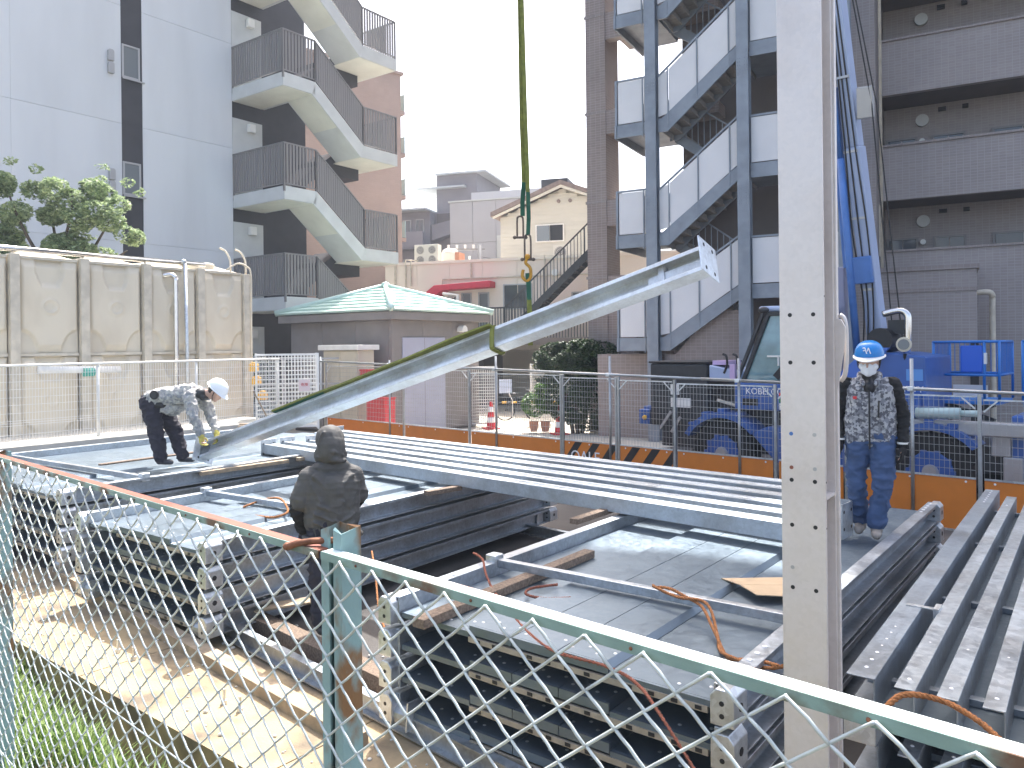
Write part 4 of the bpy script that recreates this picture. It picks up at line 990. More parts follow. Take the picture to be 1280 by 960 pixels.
for i in range(4):
    for j in range(3):
        m = MB(); m.box(.98+1.42*i+.01, .98+1.42*(i+1)-.01, 0, .3, 3.0*j+.01 if j else 0, (5.9, 8.6, 11.0)[j]-.01) if j == 0 else m.box(.98+1.42*i+.01, .98+1.42*(i+1)-.01, 0, .3, (0, 5.9, 8.6)[j]+.01, (5.9, 8.6, 11.0)[j]-.01); m.done('cladding_panel', GREYB, GB)
m = MB(); m.box(1.0, 6.66, .31, 8, 0, 10.98); m.box(1.9, 7.2, 1.2, 9, 10.98, 11.75); m.done('block_core', GREYB, GB)
m = MB(); m.box(-.2+1.1, 6.75, -.06, .5, 11.005, 11.09); m.done('coping', WHITE2, GB)
m = MB(); m.box(6.0, 7.6, 2.0, 6, 11.76, 12.4); m.done('roof_box', BLACKP, GB)
m = MB(); m.box(3.95, 4.35, -.3, -.0, 7.3, 8.9); m.done('duct', WHITE2, GB)
m = MB(); m.tube([(6.6, 3, 12.3), (6.6, 3, 15.5)], .03, 6); m.done('antenna', FRAMEA, GB)
CH = thing('gable_house', 'cream clapboard house with a brown gable roof and open window', 'house', (-.6, 39, 0), -17)
for i in range(22):                                               # siding boards
    z0 = 6.0+i*.20; z1 = z0+.20
    if z1 > 10.3: break
    xl = .1 if z1 < 9.05 else .1+(z1-9.05)*2.62; xr = 6.5 if z1 < 9.05 else 6.5-(z1-9.05)*2.62
    m = MB(); m.add([(xl, -.0, z1), (xr, 0, z1), (xr, -.035, z0), (xl, -.035, z0), (xl, .1, z1), (xr, .1, z1), (xr, .1, z0), (xl, .1, z0)], [(0,1,2,3), (4,5,1,0), (3,2,6,7), (0,3,7,4), (1,5,6,2), (5,4,7,6)]); m.done('siding_board', CREAM, CH)
m = MB(); m.prism([(.1, 0), (6.5, 0), (6.5, 9.0), (3.3, 10.28), (.1, 9.0)], .11, 7); m.done('wall', CREAM, CH)
for s in (-1, 1):
    m = MB(); m.prism([(3.3, 10.34), (3.3+s*3.55, 8.98), (3.3+s*3.55, 9.20), (3.3, 10.56)], -.55, 7.5); rf = m.done('roof', ROOFB, CH)
    m = MB(); m.prism([(3.3, 10.20), (3.3+s*3.45, 8.88), (3.3+s*3.45, 8.985), (3.3, 10.335)], -.50, -.42); m.done('barge_board', CREAM, rf)
win(CH, 1.93, 3.36, 7.66, 8.52, y=-.05, fm=WHITEP, gm=GREYG, first=BLACK)
for x in (3.1, 3.67): m = MB(); m.tube([(x, -.09, 9.62), (x, -.02, 9.62)], .09, 12); m.done('round_vent', ROOFB, CH)
def acunit(label, loc, rz, W, H, fans, group=None):
    t = thing('air_conditioner', label, 'air conditioner', loc, rz, group)
    m = MB(); m.box(0, W, 0, .4, 0, H); m.done('casing', ACM, t, bevel=.02)
    nx = max(1, fans//2)
    for i in range(fans):
        cx = W*(.5+(i // 2 if fans > 1 else 0))/nx if fans > 1 else W*.42; cz = H*(.28+.46*(i % 2)) if fans > 1 else H*.5
        r = min(W/nx, H/(2 if fans > 1 else 1))*.38
        m = MB(); m.tube([(cx, -.012, cz), (cx, -.002, cz)], r, 18); g_ = m.done('fan_grille', GREYR, t)
        m = MB()
        for a in range(3): m.tube([(cx+r*(.3+.3*a)*math.cos(q/14*6.283), -.02, cz+r*(.3+.3*a)*math.sin(q/14*6.283)) for q in range(15)], .008, 4)
        m.done('grille_rings', ACM, g_, kind='stuff')
acunit('white single-fan air conditioner under the cream gable window', (2.05, 38.1, 6.72), -17, .88, .78, 1)
PS = thing('pink_shop', 'two-storey pink and cream rendered shop with flat roof and balcony rail', 'shop', (-5.4, 34, 0), -17)
XS = [-.1, 1.4, 2.9, 4.4, 5.9, 7.4, 9.0, 12.5]
for i in range(7): m = MB(); m.box(XS[i]+.006, XS[i+1]-.006, 0, .2, 2.9, 6.12); m.done('wall_panel', PINK, PS)
m = MB(); m.box(-.1, 12.5, .205, 9, 2.9, 6.10); m.done('upper_storey', PINK, PS)
m = MB(); m.box(-.18, 12.6, -.08, .3, 6.122, 6.24); m.done('roof_coping', PINK, PS)
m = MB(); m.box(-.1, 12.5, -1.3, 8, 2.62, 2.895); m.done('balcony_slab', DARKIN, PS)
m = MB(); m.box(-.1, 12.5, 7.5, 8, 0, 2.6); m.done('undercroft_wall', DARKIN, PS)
for x in (.6, 4.1, 7.6, 11.0): m = MB(); m.box(x-.08, x+.08, -1.0, -.84, 0, 2.61); m.done('undercroft_post', TANKF, PS)
for y in (0, 1.8, 3.6, 5.4): m = MB(); m.box(-.1, 12.5, y-.08, y+.08, 2.40, 2.615); m.done('floor_beam', TREAD, PS)
win(PS, 2.2, 3.25, 3.85, 4.75, fm=WHITEP); win(PS, .95, 2.05, 4.0, 4.75, fm=WHITEP)
win(PS, 5.3, 6.55, 4.1, 5.15, fm=FRAMEA, gm=DARKG); win(PS, 3.45, 3.9, 3.0, 4.85, panes=1); win(PS, 4.2, 4.68, 3.0, 4.85, panes=1); win(PS, 8.2, 8.85, 4.2, 4.75)
m = MB(); m.prism([(1.85, 4.62), (2.55, 5.14), (5.0, 5.26), (5.0, 5.0), (2.95, 4.92), (2.35, 4.55)], -.9, -.15); m.done('awning', RED, PS, bevel=.02)
m = MB()
for i in range(52): x = 4.0+.12*i; m.bar((x, -1.2, 2.9), (x, -1.2, 4.1), .03, .03, up=V(0, 1, 0))
m.done('balusters', DKGREY, PS, kind='stuff')
m = MB(); m.bar((4.0, -1.2, 4.12), (10.2, -1.2, 4.12), .06, .06); m.done('handrail', DKGREY, PS)
for p_ in ([(2.6, -.06, 4.9), (2.6, -.06, 5.45), (9, -.06, 5.45)], [(3.9, -.05, 5.5), (3.9, -.05, 6.1)], [(7.1, -.06, 3.0), (7.1, -.06, 6.3)], [(.4, -.06, 5.2), (.4, -.06, 6.1)], [(.9, -.06, 3), (.9, -.06, 6.35), (1.3, .5, 6.35)], [(1.15, -.06, 5.2), (1.15, -.06, 6.3)]): m = MB(); m.tube(p_, .035, 8); m.done('conduit', TANKF, PS)
m = MB(); m.tube([(7.55, -.18, 5.55), (7.55, -.02, 5.55)], .14, 14); m.done('round_lamp', LAMP, PS); m = MB(); m.tube([(3.0, -.12, 4.72), (3.0, -.02, 4.72)], .13, 14); m.done('round_vent', WHITE2, PS)
m = MB(); m.tube([(3.65, -1.0, 3.0), (3.65, -1.0, 4.7), (3.0, -1.0, 4.78)], .07, 8); m.done('white_pipe', WHITEP, PS)
ST = thing('outside_stair', 'dark steel outside staircase climbing the front of the pink shop', 'staircase', (-5.4, 34, 0), -17)
A0, B0 = V(5.95, -1.9, 2.95), V(10.2, -1.9, 6.9)
for dy in (0, .95):
    m = MB(); m.bar(A0+V(0, dy, 0), B0+V(0, dy, 0), .05, .26); m.done('stringer', DKGREY, ST)
for i in range(20): p_ = A0.lerp(B0, (i+.5)/20); m = MB(); m.box(p_.x-.14, p_.x+.14, p_.y+.03, p_.y+.92, p_.z-.03, p_.z+.02); m.done('tread', DKGREY, ST)
m = MB(); m.bar(A0+V(0, 0, 1.15), B0+V(0, 0, 1.15), .05, .05); hr = m.done('handrail', DKGREY, ST)
m = MB()
for i in range(33): p_ = A0.lerp(B0, i/32); m.bar(p_, p_+V(0, 0, 1.13), .05 if i % 6 == 0 else .024, .05 if i % 6 == 0 else .024, up=V(0, 1, 0))
m.done('balusters', DKGREY, hr, kind='stuff')
acunit('large cream four-fan condenser on the pink shop roof', (-4.23, 34.1, 6.12), -17, 1.12, .92, 4)
ct = thing('cooling_tower', 'cream cooling tower with a round cap on the pink shop roof', 'cooling tower', (-2.75, 34.3, 6.12), -17)
m = MB(); m.box(-.4, .3, 0, .7, 0, .62); m.done('casing', ACM, ct, bevel=.03); m = MB(); m.tube([(-.05, .35, .62), (-.05, .35, .74), (-.05, .35, .80)], [.36, .34, .22], 18); m.done('cap', WHITEP, ct); m = MB(); m.box(.31, .5, .0, .7, 0, .6); m.done('side_panel', TERRA, ct)
up_ = thing('utility_pole', 'utility pole head with insulators behind the pink shop roof', 'utility pole', (-1.5, 37.5, 0), 0)
m = MB(); m.tube([(0, 0, 0), (0, 0, 7.45)], .11, 10); m.done('pole', GREYR, up_, smooth=True)
m = MB(); m.bar((-1.6, 0, 7.25), (.25, 0, 7.25), .07, .07); m.bar((-1.0, 0, 6.7), (.2, 0, 6.7), .07, .07); m.done('cross_arm', GREYR, up_)
for x, z in ((-1.5, 7.33), (-1.1, 7.33), (-.7, 7.33), (-.3, 7.33), (-.9, 6.78), (-.5, 6.78)): m = MB(); m.tube([(x, 0, z-.04), (x, 0, z+.14)], [.05, .07], 8); m.done('insulator', WHITEP, up_)
m = MB(); m.tube(smooth_path([(0, 0, 6.9), (1.2, .3, 6.75), (3.2, 1, 6.9)], 6), .012, 4); m.done('cable', BLACK, up_)
m = MB(); m.box(-.7, -.35, -.15, .15, 6.25, 6.62); m.done('transformer', FRAMEA, up_)

# ---------------------------------------------------------------- brown-tiled apartment block with steel stairs (right)
BB = thing('tiled_apartment_block', 'brown-tiled apartment block with blue-grey steel stairs and long balconies', 'building', (3.24, 21.2, 0), -29)
TOP = 35.5
m = MB(); m.box(-1.86, -1.24, 1.4, 2.45, 0, TOP); m.done('end_pier', BROWN, BB)
for z0, z1 in ((0, 4.63), (6.10, 6.87), (8.82, 9.52), (11.62, 12.4), (14.6, 15.3), (17.6, 18.3), (20.6, 21.3), (23.6, 24.3), (26.6, 27.3), (29.6, TOP)):
    m = MB(); m.box(-1.238, .75, 1.43, 1.75, z0, z1); m.done('spandrel', BROWN, BB)
    m = MB(); m.box(-1.90, -1.235, 1.385, 1.43, z1-.08, z1); m.done('string_course', BROWNL, BB)
    if z0 > 5:
        m = MB(); m.box(-1.2, 2.0, 1.76, 3.4, z1-.45, z1-.12); m.done('corridor_slab', TERRA if False else BROWN, BB)
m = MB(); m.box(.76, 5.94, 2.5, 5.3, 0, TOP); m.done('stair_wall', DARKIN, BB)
m = MB(); m.box(4.9, 5.94, 2.0, 3.6, 0, TOP); m.done('corner_pier', GREYT, BB)
m = MB(); m.box(5.95, 16, 5.35, 14, 0, TOP); m.box(.76, 5.94, 5.31, 14, 0, TOP); m.done('main_block', GREYT, BB)
FX = 5.95
zt = [5.05+2.9*i for i in range(10)]
for i, z in enumerate(zt):
    bot = z-1.47 if i else 0
    m = MB(); m.box(FX, 16, 3.75, 3.93, bot, z); m.done('balcony_front', GREYT, BB)
    m = MB(); m.box(FX-.02, 16, 3.70, 3.96, z+.002, z+.06); m.done('balcony_coping', BROWNL, BB)
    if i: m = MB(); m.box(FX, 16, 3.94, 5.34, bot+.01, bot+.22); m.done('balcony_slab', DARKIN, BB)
    if i > 4: continue
    x0 = 7.6
    for a, b_, h in ((x0-1.6, x0-.78, 1.0), (x0-.42, x0+.42, 1.05), (x0+1.05, x0+2.5, 1.05), (x0+3.2, x0+4.4, 1.0)):
        win(BB, a, b_, z-1.0, z+.55, y=5.345, panes=2, fm=GREYR, gm=DARKG)
    m = MB(); m.tube([(x0-.65, 5.22, z+1.0), (x0-.65, 5.34, z+1.0)], .17, 18); m.done('round_vent', WHITE2, BB)
    for dx, rr in ((-.66, .075),): m = MB(); m.tube([(x0+dx, 5.2, z+.40), (x0+dx, 5.3, z+.40)], rr, 12); m.box(x0+dx-.09, x0+dx+.09, 5.24, 5.33, z-.05, z+.22); m.done('meter', LAMP, BB)
    m = MB(); m.box(x0-.25, x0-.05, 5.2, 5.33, z+1.2, z+1.3); m.done('ceiling_fixture', BLACK, BB)
    m = MB(); m.box(x0+.35, x0+.5, 5.2, 5.33, z+1.2, z+1.3); m.done('ceiling_fixture', BLACK, BB)
# ground-floor projection and drain pipes
m = MB(); m.box(5.86, 8.16, 2.25, 3.74, 0, 4.38); m.done('entrance_block', GREYT, BB)
m = MB(); m.box(5.80, 8.22, 2.20, 3.74, 4.385, 4.50); m.done('entrance_coping', BROWNL, BB)
m = MB(); m.box(5.83, 8.19, 2.225, 2.249, 3.84, 3.93); m.done('entrance_band', BROWNL, BB)
m = MB(); m.tube(smooth_path([(8.17, 3.0, 3.82), (8.45, 3.0, 3.82), (8.52, 3.05, 3.7), (8.52, 3.1, 3.4), (8.52, 3.1, 0)], 5), .07, 10); m.done('drain_pipe', TANKF, BB, smooth=True)
for x, r_, mm in ((5.72, .05, WHITEP), (5.93, .085, TANKF)): m = MB(); m.tube([(x, 3.3 if r_ < .06 else 3.55, 4.6), (x, 3.3 if r_ < .06 else 3.55, TOP)], r_, 10); m.done('downpipe', mm, BB, smooth=True)
m = MB(); m.box(5.6, 5.95, 3.0, 3.35, 4.9, 6.3); m.done('pipe_box', TANKF, BB, bevel=.02)
m = MB(); m.box(8.0, 8.18, 2.2, 2.249, 0, 2.6); m.done('side_door', BLACK, BB)
# steel stair tower
for x in (.66, 3.07, 5.42):
    m = MB()
    m.box(x-.15, x+.15, -.16, -.135, 0, 22); m.box(x-.15, x+.15, .135, .16, 0, 22); m.box(x-.02, x+.02, -.135, .135, 0, 22); cc = m.done('stair_column', STAIRB, BB, bevel=.003)
    m = MB()
    for z in (9.3, 6.1, 12.2):
        for k_ in range(6):
            for dx in (-.11, -.06, .06, .11): m.ball((x+dx, -.161, z+.09*k_), .014, 6, 4)
    m.done('bolts', STAIRB, cc, kind='stuff')
Lz, Rz = [2.42, 5.22, 8.24, 11.25, 14.2], [3.72, 6.76, 9.82, 12.8, 15.8]
def panel(P, nm='stair_panel'):
    m = MB(); m.prism(P, .02, .045); return m.done(nm, PANELW, BB)
def stepflight(x0, z0, x1, z1, ya, yb, n=9):
    for i in range(n):
        x = x0+(x1-x0)*(i+.5)/n; z = z0+(z1-z0)*(i+.6)/n; w_ = abs(x1-x0)/n
        m = MB(); m.box(x-w_*.62, x+w_*.62, ya, yb, z-.06, z); s = 1 if x1 > x0 else -1
        m.box(x-s*w_*.58-.012, x-s*w_*.58+.012, ya, yb, z-.06-abs(z1-z0)/n*.8, z-.061); m.done('tread', TREAD, BB)
for i in range(5):
    zl = Lz[i]; dz = .35
    m = MB(); m.box(-.36, .505, -.0, .06, zl, zl+dz); m.box(-.40, -.345, -.04, 2.3, zl-.02, zl+dz+1.25 if False else zl+dz); m.box(-.34, .7, .07, 2.3, zl+dz-.16, zl+dz-.02); m.done('landing', STAIRB, BB)
    panel([(-.31, zl+dz+.03), (.38, zl+dz+.03), (.38, zl+dz+1.16), (-.31, zl+dz+1.16)]); panel([(.42, zl+dz+.03), (.50, zl+dz+.03), (.50, zl+dz+1.16), (.42, zl+dz+1.16)])
    m = MB(); m.bar((-.38, .03, zl+dz+1.2), (.5, .03, zl+dz+1.2), .05, .05); m.bar((-.37, .03, zl-.02), (-.37, .03, zl+dz+1.22), .06, .06, up=V(0,1,0)); m.bar((.40, -.0, zl-.05), (.40, -.0, zl+dz+1.2), .035, .035, up=V(0,1,0)); m.bar((-.37, .03, zl+dz+1.2), (-.37, 2.2, zl+dz+1.2), .05, .05); m.done('handrail', STAIRB, BB)
    m = MB(); m.box(-.375, -.365, .08, 2.2, zl+dz+.03, zl+dz+1.15); m.done('stair_panel', PANELW, BB)
    zr = Rz[i]; s = (zr-zl)/1.95
    # outer flight
    def zb(x): return zl + (x-.98)*s
    m = MB(); m.prism([(.82, zl), (1.08, zl), (2.92, zb(2.92)), (2.92, zb(2.92)+.36), (.92, zl+.36), (.82, zl+.36)], 0, .07); m.done('stringer', STAIRB, BB)
    m = MB(); m.prism([(.82, zl), (1.08, zl), (2.92, zb(2.92)), (2.92, zb(2.92)+.3), (.92, zl+.3), (.82, zl+.3)], 1.05, 1.1); m.done('stringer', STAIRB, BB)
    for a, b_ in ((.83, 1.08), (1.12, 1.86), (1.90, 2.68), (2.72, 2.91)):
        q = .42; panel([(a, zb(a)+q-.02 if a > .9 else zl+q), (b_, zb(b_)+q-.02), (b_, zb(b_)+q+1.12), (a, zb(a)+q+1.12 if a > .9 else zl+q+1.08)])
    m = MB(); m.bar((.82, .03, zb(.82)+1.62), (2.93, .03, zb(2.93)+1.62), .05, .05)
    for x in (1.10, 1.88, 2.70): m.bar((x, -.0, zb(x)-.0), (x, -.0, zb(x)+1.6), .03, .03, up=V(0,1,0))
    m.done('handrail', STAIRB, BB)
    stepflight(.95, zl+.1, 2.95, zr+.2, .08, 1.04)
    # right landing
    m = MB(); m.box(3.22, 5.27, 0, .06, zr, zr+.36); m.box(2.95, 5.27, .07, 2.3, zr+.19, zr+.33); m.done('landing', STAIRB, BB)
    for a, b_ in ((3.24, 3.92), (3.96, 5.25)): panel([(a, zr+.39), (b_, zr+.39), (b_, zr+1.52), (a, zr+1.52)])
    m = MB(); m.bar((3.22, .03, zr+1.56), (5.27, .03, zr+1.56), .05, .05); m.bar((3.94, 0, zr), (3.94, 0, zr+1.55), .03, .03, up=V(0,1,0)); m.done('handrail', STAIRB, BB)
    if i < 4:                                                    # inner flight back up to the next left landing
        zn = Lz[i+1]; s2 = (zn-zr)/2.0
        m = MB(); m.prism([(2.92, zr), (.9, zn), (.9, zn+.33), (2.92, zr+.33)], 1.2, 1.26); m.done('stringer', STAIRB, BB)
        stepflight(2.9, zr+.2, .9, zn+.3, 1.27, 2.25)
        m = MB(); m.bar((2.92, 1.2, zr+1.35), (.9, 1.2, zn+1.35), .04, .04)
        for k_ in range(13): x = 2.9-2.0*k_/12; z = zr+(zn-zr)*k_/12; m.bar((x, 1.2, z+.3), (x, 1.2, z+1.35), .022, .022, up=V(0,1,0))
        m.done('inner_railing', STAIRB, BB, kind='stuff')
m = MB(); m.prism([(.85, 0), (2.88, 0), (2.88, 3.45), (2.2, 3.45), (1.15, 2.32), (.85, 2.32)], .25, .5); m.done('stair_base_wall', BROWNL, BB)
m = MB(); m.box(-1.2, .4, .5, .8, 0, 2.33); m.done('stair_base_wall', BROWNL, BB)

# ---------------------------------------------------------------- blue mobile crane behind the hoarding
CR = thing('mobile_crane', 'blue mobile crane with a pale blue boom behind the hoarding fence', 'crane', (2.45, 15.2, 0), -42)
m = MB(); m.box(.3, 6.2, .35, 2.3, .62, 1.05); m.done('chassis', DKGREY, CR, bevel=.02)
m = MB(); m.box(.05, 1.30, .35, 1.7, 1.0, 2.22); eb = m.done('engine_box', DKGREY, CR, bevel=.04)
m = MB(); m.box(.03, 1.33, .33, 1.72, 2.225, 2.26); m.done('engine_lid', BLACK, eb, bevel=.01)
for a in ((.52, .70, 1.62, 1.82), (.52, .95, 1.38, 1.56)): m = MB(); m.box(a[0], a[1], .335, .349, a[2], a[3]); m.done('label_plate', WHITEP, eb)
m = MB(); m.bar((.30, .30, .95), (.55, .30, 1.30), .03, .05); m.bar((.55, .30, .9), (.75, .30, 1.2), .03, .05); m.done('step_bar', FRAMEA, CR)
m = MB(); m.box(-.25, .0, .4, .7, 1.0, 1.30); m.box(-.2, .2, .5, .9, 1.28, 1.36); m.done('side_light_box', BLUE, CR, bevel=.02); m = MB(); m.ball((-.1, .38, 1.14), .05, 10, 6); m.done('marker_lamp', YEL, CR, smooth=True)
def arc_fender(cx, r, a0, a1, y0, y1, z, parent):
    P = [(cx+(r+.10)*math.cos(R(a)), z+(r+.10)*math.sin(R(a))) for a in range(a0, a1+1, 10)] + [(cx+r*math.cos(R(a)), z+r*math.sin(R(a))) for a in range(a1, a0-1, -10)]
    m = MB()
    n = len(P)//2
    for i in range(n-1): m.prism([P[i], P[i+1], P[2*n-2-i], P[2*n-1-i]], y0, y1)
    return m.done('fender', BLUE, parent)
def wheel(cx, z, y, parent, r=.60):
    m = MB(); m.tube([(cx, y, z), (cx, y+.06, z), (cx, y+.34, z), (cx, y+.4, z)], [r*.9, r, r, r*.9], 28); w_ = m.done('wheel', TYRE, parent, bevel=.01)
    m = MB()
    for k_ in range(24): a = k_*math.pi/12; m.bar((cx+r*math.cos(a), y+.02, z+r*math.sin(a)), (cx+r*math.cos(a+.12), y+.38, z+r*math.sin(a+.12)), .05, .03, up=V(math.cos(a), 0, math.sin(a)))
    m.done('tread_lugs', TYRE, w_, kind='stuff')
    m = MB(); m.tube([(cx, y-.03, z), (cx, y+.05, z)], [.30, .34], 24); rm = m.done('rim', BLUE, w_, bevel=.01)
    m = MB()
    for k_ in range(10): a = k_*math.pi/5; m.box(cx+.30*math.cos(a)-.04, cx+.30*math.cos(a)+.04, y-.05, y+.02, z+.30*math.sin(a)-.04, z+.30*math.sin(a)+.04)
    m.done('rim_lug', BLUE, w_, kind='stuff'); m = MB(); m.tube([(cx, y-.09, z), (cx, y, z)], [.10, .13], 14); m.done('hub', FRAMEA, w_)
wheel(1.74, .62, .05, CR); wheel(5.15, .62, .05, CR)
for cx in (1.74, 5.15):
    arc_fender(cx, .74, 40, 150, -.02, .5, .52, CR)
    m = MB()
    for k_ in range(4): a = R(70+k_*22); m.box(cx+.86*math.cos(a)-.07, cx+.86*math.cos(a)+.07, .05, .3, .52+.82*math.sin(a), .52+.90*math.sin(a)); 
    m.done('fender_bracket', BLUE, CR, bevel=.015)
m = MB(); m.prism([(2.30, 1.02), (2.75, .55), (3.9, .5), (3.9, 1.12), (2.6, 1.15)], .0, .4); m.done('side_skirt', BLUE, CR, bevel=.02)
m = MB(); m.box(1.95, 3.5, .1, 1.5, 1.42, 1.90); cb = m.done('cab_base', BLUE, CR, bevel=.03)
text('KOBELCO', .16, TXTW, cb, (2.52, .095, 1.70), (R(90), 0, 0), sx=.95)
m = MB(); m.box(2.12, 2.40, .085, .099, 1.50, 1.62); m.done('vent_slot', BLACK, cb)
m = MB(); m.box(2.80, 2.90, .06, .09, 1.45, 1.56); lt = m.done('lamp_cluster', LAMP, cb)
m = MB(); m.box(2.80, 2.90, .055, .092, 1.66, 1.74); m.done('red_lamp', REDP, lt); m = MB(); m.box(2.80, 2.90, .055, .092, 1.575, 1.645); m.done('green_lamp', mat('green_lens', (.02, .25, .06), .4), lt)
m = MB(); m.box(.8, 3.4, .5, 1.2, 1.08, 1.38); m.done('hydraulic_block', DKGREY, CR, bevel=.03)
for a, b_ in (((1.4, .3, 1.25), (2.1, .25, 1.33)), ((1.5, .35, 1.55), (1.95, .3, 1.45))): m = MB(); m.tube([a, b_], .03, 8); m.done('hose', TANKF, CR)
m = MB(); m.prism([(1.36, 1.9), (1.95, 1.9), (1.95, 2.08), (1.66, 2.14), (1.36, 2.2)], .3, 1.2); m.done('bonnet', BLUEL, CR, bevel=.02)
m = MB(); m.box(1.38, 1.70, .4, .9, 2.2, 2.28); m.box(1.82, 1.92, .2, .28, 1.92, 2.22); m.done('pink_label', mat('pink_plate', (.55, .40, .62), .6), CR)
for x in (1.66, 1.86): m = MB(); m.tube(smooth_path([(x, .3, 2.05), (x+.06, .3, 2.2), (x+.05, .3, 2.36), (x-.02, .3, 2.40)], 4), .022, 8); m.done('grab_handle', BLACK, CR)
# cab with slanted windscreen
cabp = [(2.10, 1.91), (3.45, 1.91), (3.45, 3.10), (2.58, 3.10)]
m = MB(); m.prism(cabp, .18, 1.30); m.done('cab_glass', CABG, CR, bevel=.01)
m = MB()
for (a, b_) in zip(cabp, cabp[1:]+cabp[:1]):
    for y in (.16, 1.32): m.bar((a[0], y, a[1]), (b_[0], y, b_[1]), .07, .075, up=V(0, 1, 0))
m.bar((2.9, .16, 1.91), (2.9, .16, 3.1), .05, .05, up=V(0, 1, 0)); m.bar((2.0, .12, 1.92), (2.50, .12, 3.12), .06, .06, up=V(0, 1, 0)); m.done('cab_frame', DKGREY, CR, bevel=.012)
m = MB(); m.box(2.4, 3.5, .14, 1.34, 3.14, 3.24); m.done('cab_roof', BLUEL, CR, bevel=.04)
m = MB(); m.ball((2.52, .1, 3.17), (.10, .06, .06), 10, 6); m.done('cab_lamp', DKGREY, CR, smooth=True)
m = MB(); m.box(2.55, 2.95, .15, .178, 2.35, 2.38); m.bar((2.75, .165, 2.36), (2.75, .165, 2.2), .03, .02); m.done('wiper', WHITEP, CR)
m = MB(); m.bar((2.75, .05, 2.0), (3.05, .05, 2.35), .12, .04, up=V(0, 1, 0)); m.done('mirror', BLACK, CR)
# slewing body and boom
m = MB(); m.prism([(3.62, 1.12), (5.02, 1.12), (5.02, 2.36), (4.55, 2.42), (4.15, 2.42), (3.60, 1.9)], .35, 1.9); sb = m.done('slewing_body', BLUE, CR, bevel=.03)
m = MB(); m.prism([(3.62, 1.98), (4.2, 2.50), (4.52, 2.50), (3.86, 1.80)], .25, .34); m.done('slant_plate', mat('mid_blue', (.05, .14, .48), .35), sb, bevel=.01)
text('YWY', .14, TXTW, sb, (4.83, .347, 1.80), (R(90), 0, 0))
m = MB(); m.box(4.74, 4.98, .343, .349, 1.98, 2.16); m.done('maker_plate', mat('sky_blue', (.10, .28, .62), .5), sb)
bb = Matrix.Translation((2.45, 15.2, 0)) @ RZ(-42)
tip = bb.inverted() @ V(.17, 9.06, 40); base = V(4.10, 1.2, 2.3); bdir = (tip-base).normalized()
for t0, t1, w_, mm in ((0, 3.6, .31, BLUEL), (3.6, 8.5, .27, BLUEL), (8.5, 20, .24, BLUEL), (20, 38.6, .20, BLUEL)):
    m = MB(); m.bar(base+bdir*t0, base+bdir*t1, w_*.8, w_*1.1, up=V(0, 1, 0)); m.done('boom_section', mm, CR, bevel=.02)
bx_ = bdir.cross(V(0, 1, 0)).normalized()
m = MB()
for t0, t1, o_ in ((1.6, 3.0, -.30), (2.6, 4.6, -.26)): m.bar(base+bdir*t0+V(o_, -.1, 0), base+bdir*t1+V(o_+.05, -.1, 0), .14, .16, up=V(0, 1, 0))
m.bar(base+bdir*1.3+V(-.05, -.25, 0), base+bdir*1.75+V(-.05, -.25, 0), .34, .1, up=V(0, 1, 0)); m.done('boom_bracket', BOOMB, CR, bevel=.02)
m = MB(); m.tube([base+V(-.25, -.3, -.3), base+bdir*3.4+V(-.18, -.22, 0)], .06, 12); m.tube([base+bdir*3.4+V(-.18, -.22, 0), base+bdir*5.2+V(-.15, -.2, 0)], .04, 12); m.done('lift_ram', BOOMB, CR, smooth=True)
m = MB(); m.box(3.42, 3.62, .9, 1.1, 2.0, 3.9); m.done('jib_post', mat('lavender_steel', (.25, .26, .36), .5), CR, bevel=.02)
m = MB(); m.bar(base+bdir*4.0+V(.25, -.1, 0), base+bdir*4.5+V(.30, -.1, 0), .25, .12, up=V(0, 1, 0)); m.done('sheave_plate', FRAMEA, CR, bevel=.02)
for dx in (0, .07): m = MB(); m.tube([base+bdir*9+V(.1, -.2, 0), base+bdir*4.2+V(.38+dx, -.15, 0), V(4.40+dx*2, .9, 2.6)], .012, 6); m.done('winch_cable', BLACK, CR)
m = MB(); m.tube([(4.30, .5, 2.62), (4.30, 1.2, 2.62)], .20, 18); m.done('winch_drum', BLACK, CR)
m = MB(); m.tube(smooth_path([(4.30, .7, 3.05), (4.55, .7, 3.10), (4.66, .7, 3.04), (4.68, .7, 2.9), (4.66, .7, 2.4)], 5), .055, 12); m.done('exhaust_pipe', CHROME, CR, smooth=True)
m = MB(); m.box(4.36, 4.66, .75, .9, 2.72, 2.95); m.done('exhaust_guard', DKGREY, CR)
m = MB(); m.tube([(4.72, .3, 2.55), (4.72, .42, 2.55)], [.12, .09], 16); wl = m.done('work_lamp', BEIGE, CR, bevel=.01); m = MB(); m.tube([(4.72, .29, 2.55), (4.72, .298, 2.55)], .085, 16); m.done('lamp_lens', GREYG, wl); m = MB(); m.tube([(4.72, .36, 2.4), (4.72, .4, 2.2)], .03, 8); m.done('lamp_stalk', BLACK, wl)
for i, o_ in enumerate((-.10, -.03, .06)): m = MB(); m.tube(smooth_path([base+V(o_-.1, -.25, .1), base+bdir*1.0+V(o_, -.2, 0), base+bdir*2.2+V(o_+.04*(i-1), -.2, 0), base+bdir*3.6+V(o_, -.18, 0), base+bdir*6+V(o_*.6, -.15, 0)], 6), .014, 6); m.done('boom_hose', BLACK, CR, smooth=True)
for t0 in (1.2, 2.4, 3.5, 4.7): m = MB(); m.bar(base+bdir*t0+V(-.13, -.17, 0), base+bdir*t0+V(.09, -.17, 0), .03, .04); m.done('hose_clip', FRAMEA, CR)
m = MB(); m.tube([tip+V(0, 0, -.2), bb.inverted() @ V(.13, 9.1, 11.2)], .02, 6); m.done('hoist_rope', BLACK, CR)
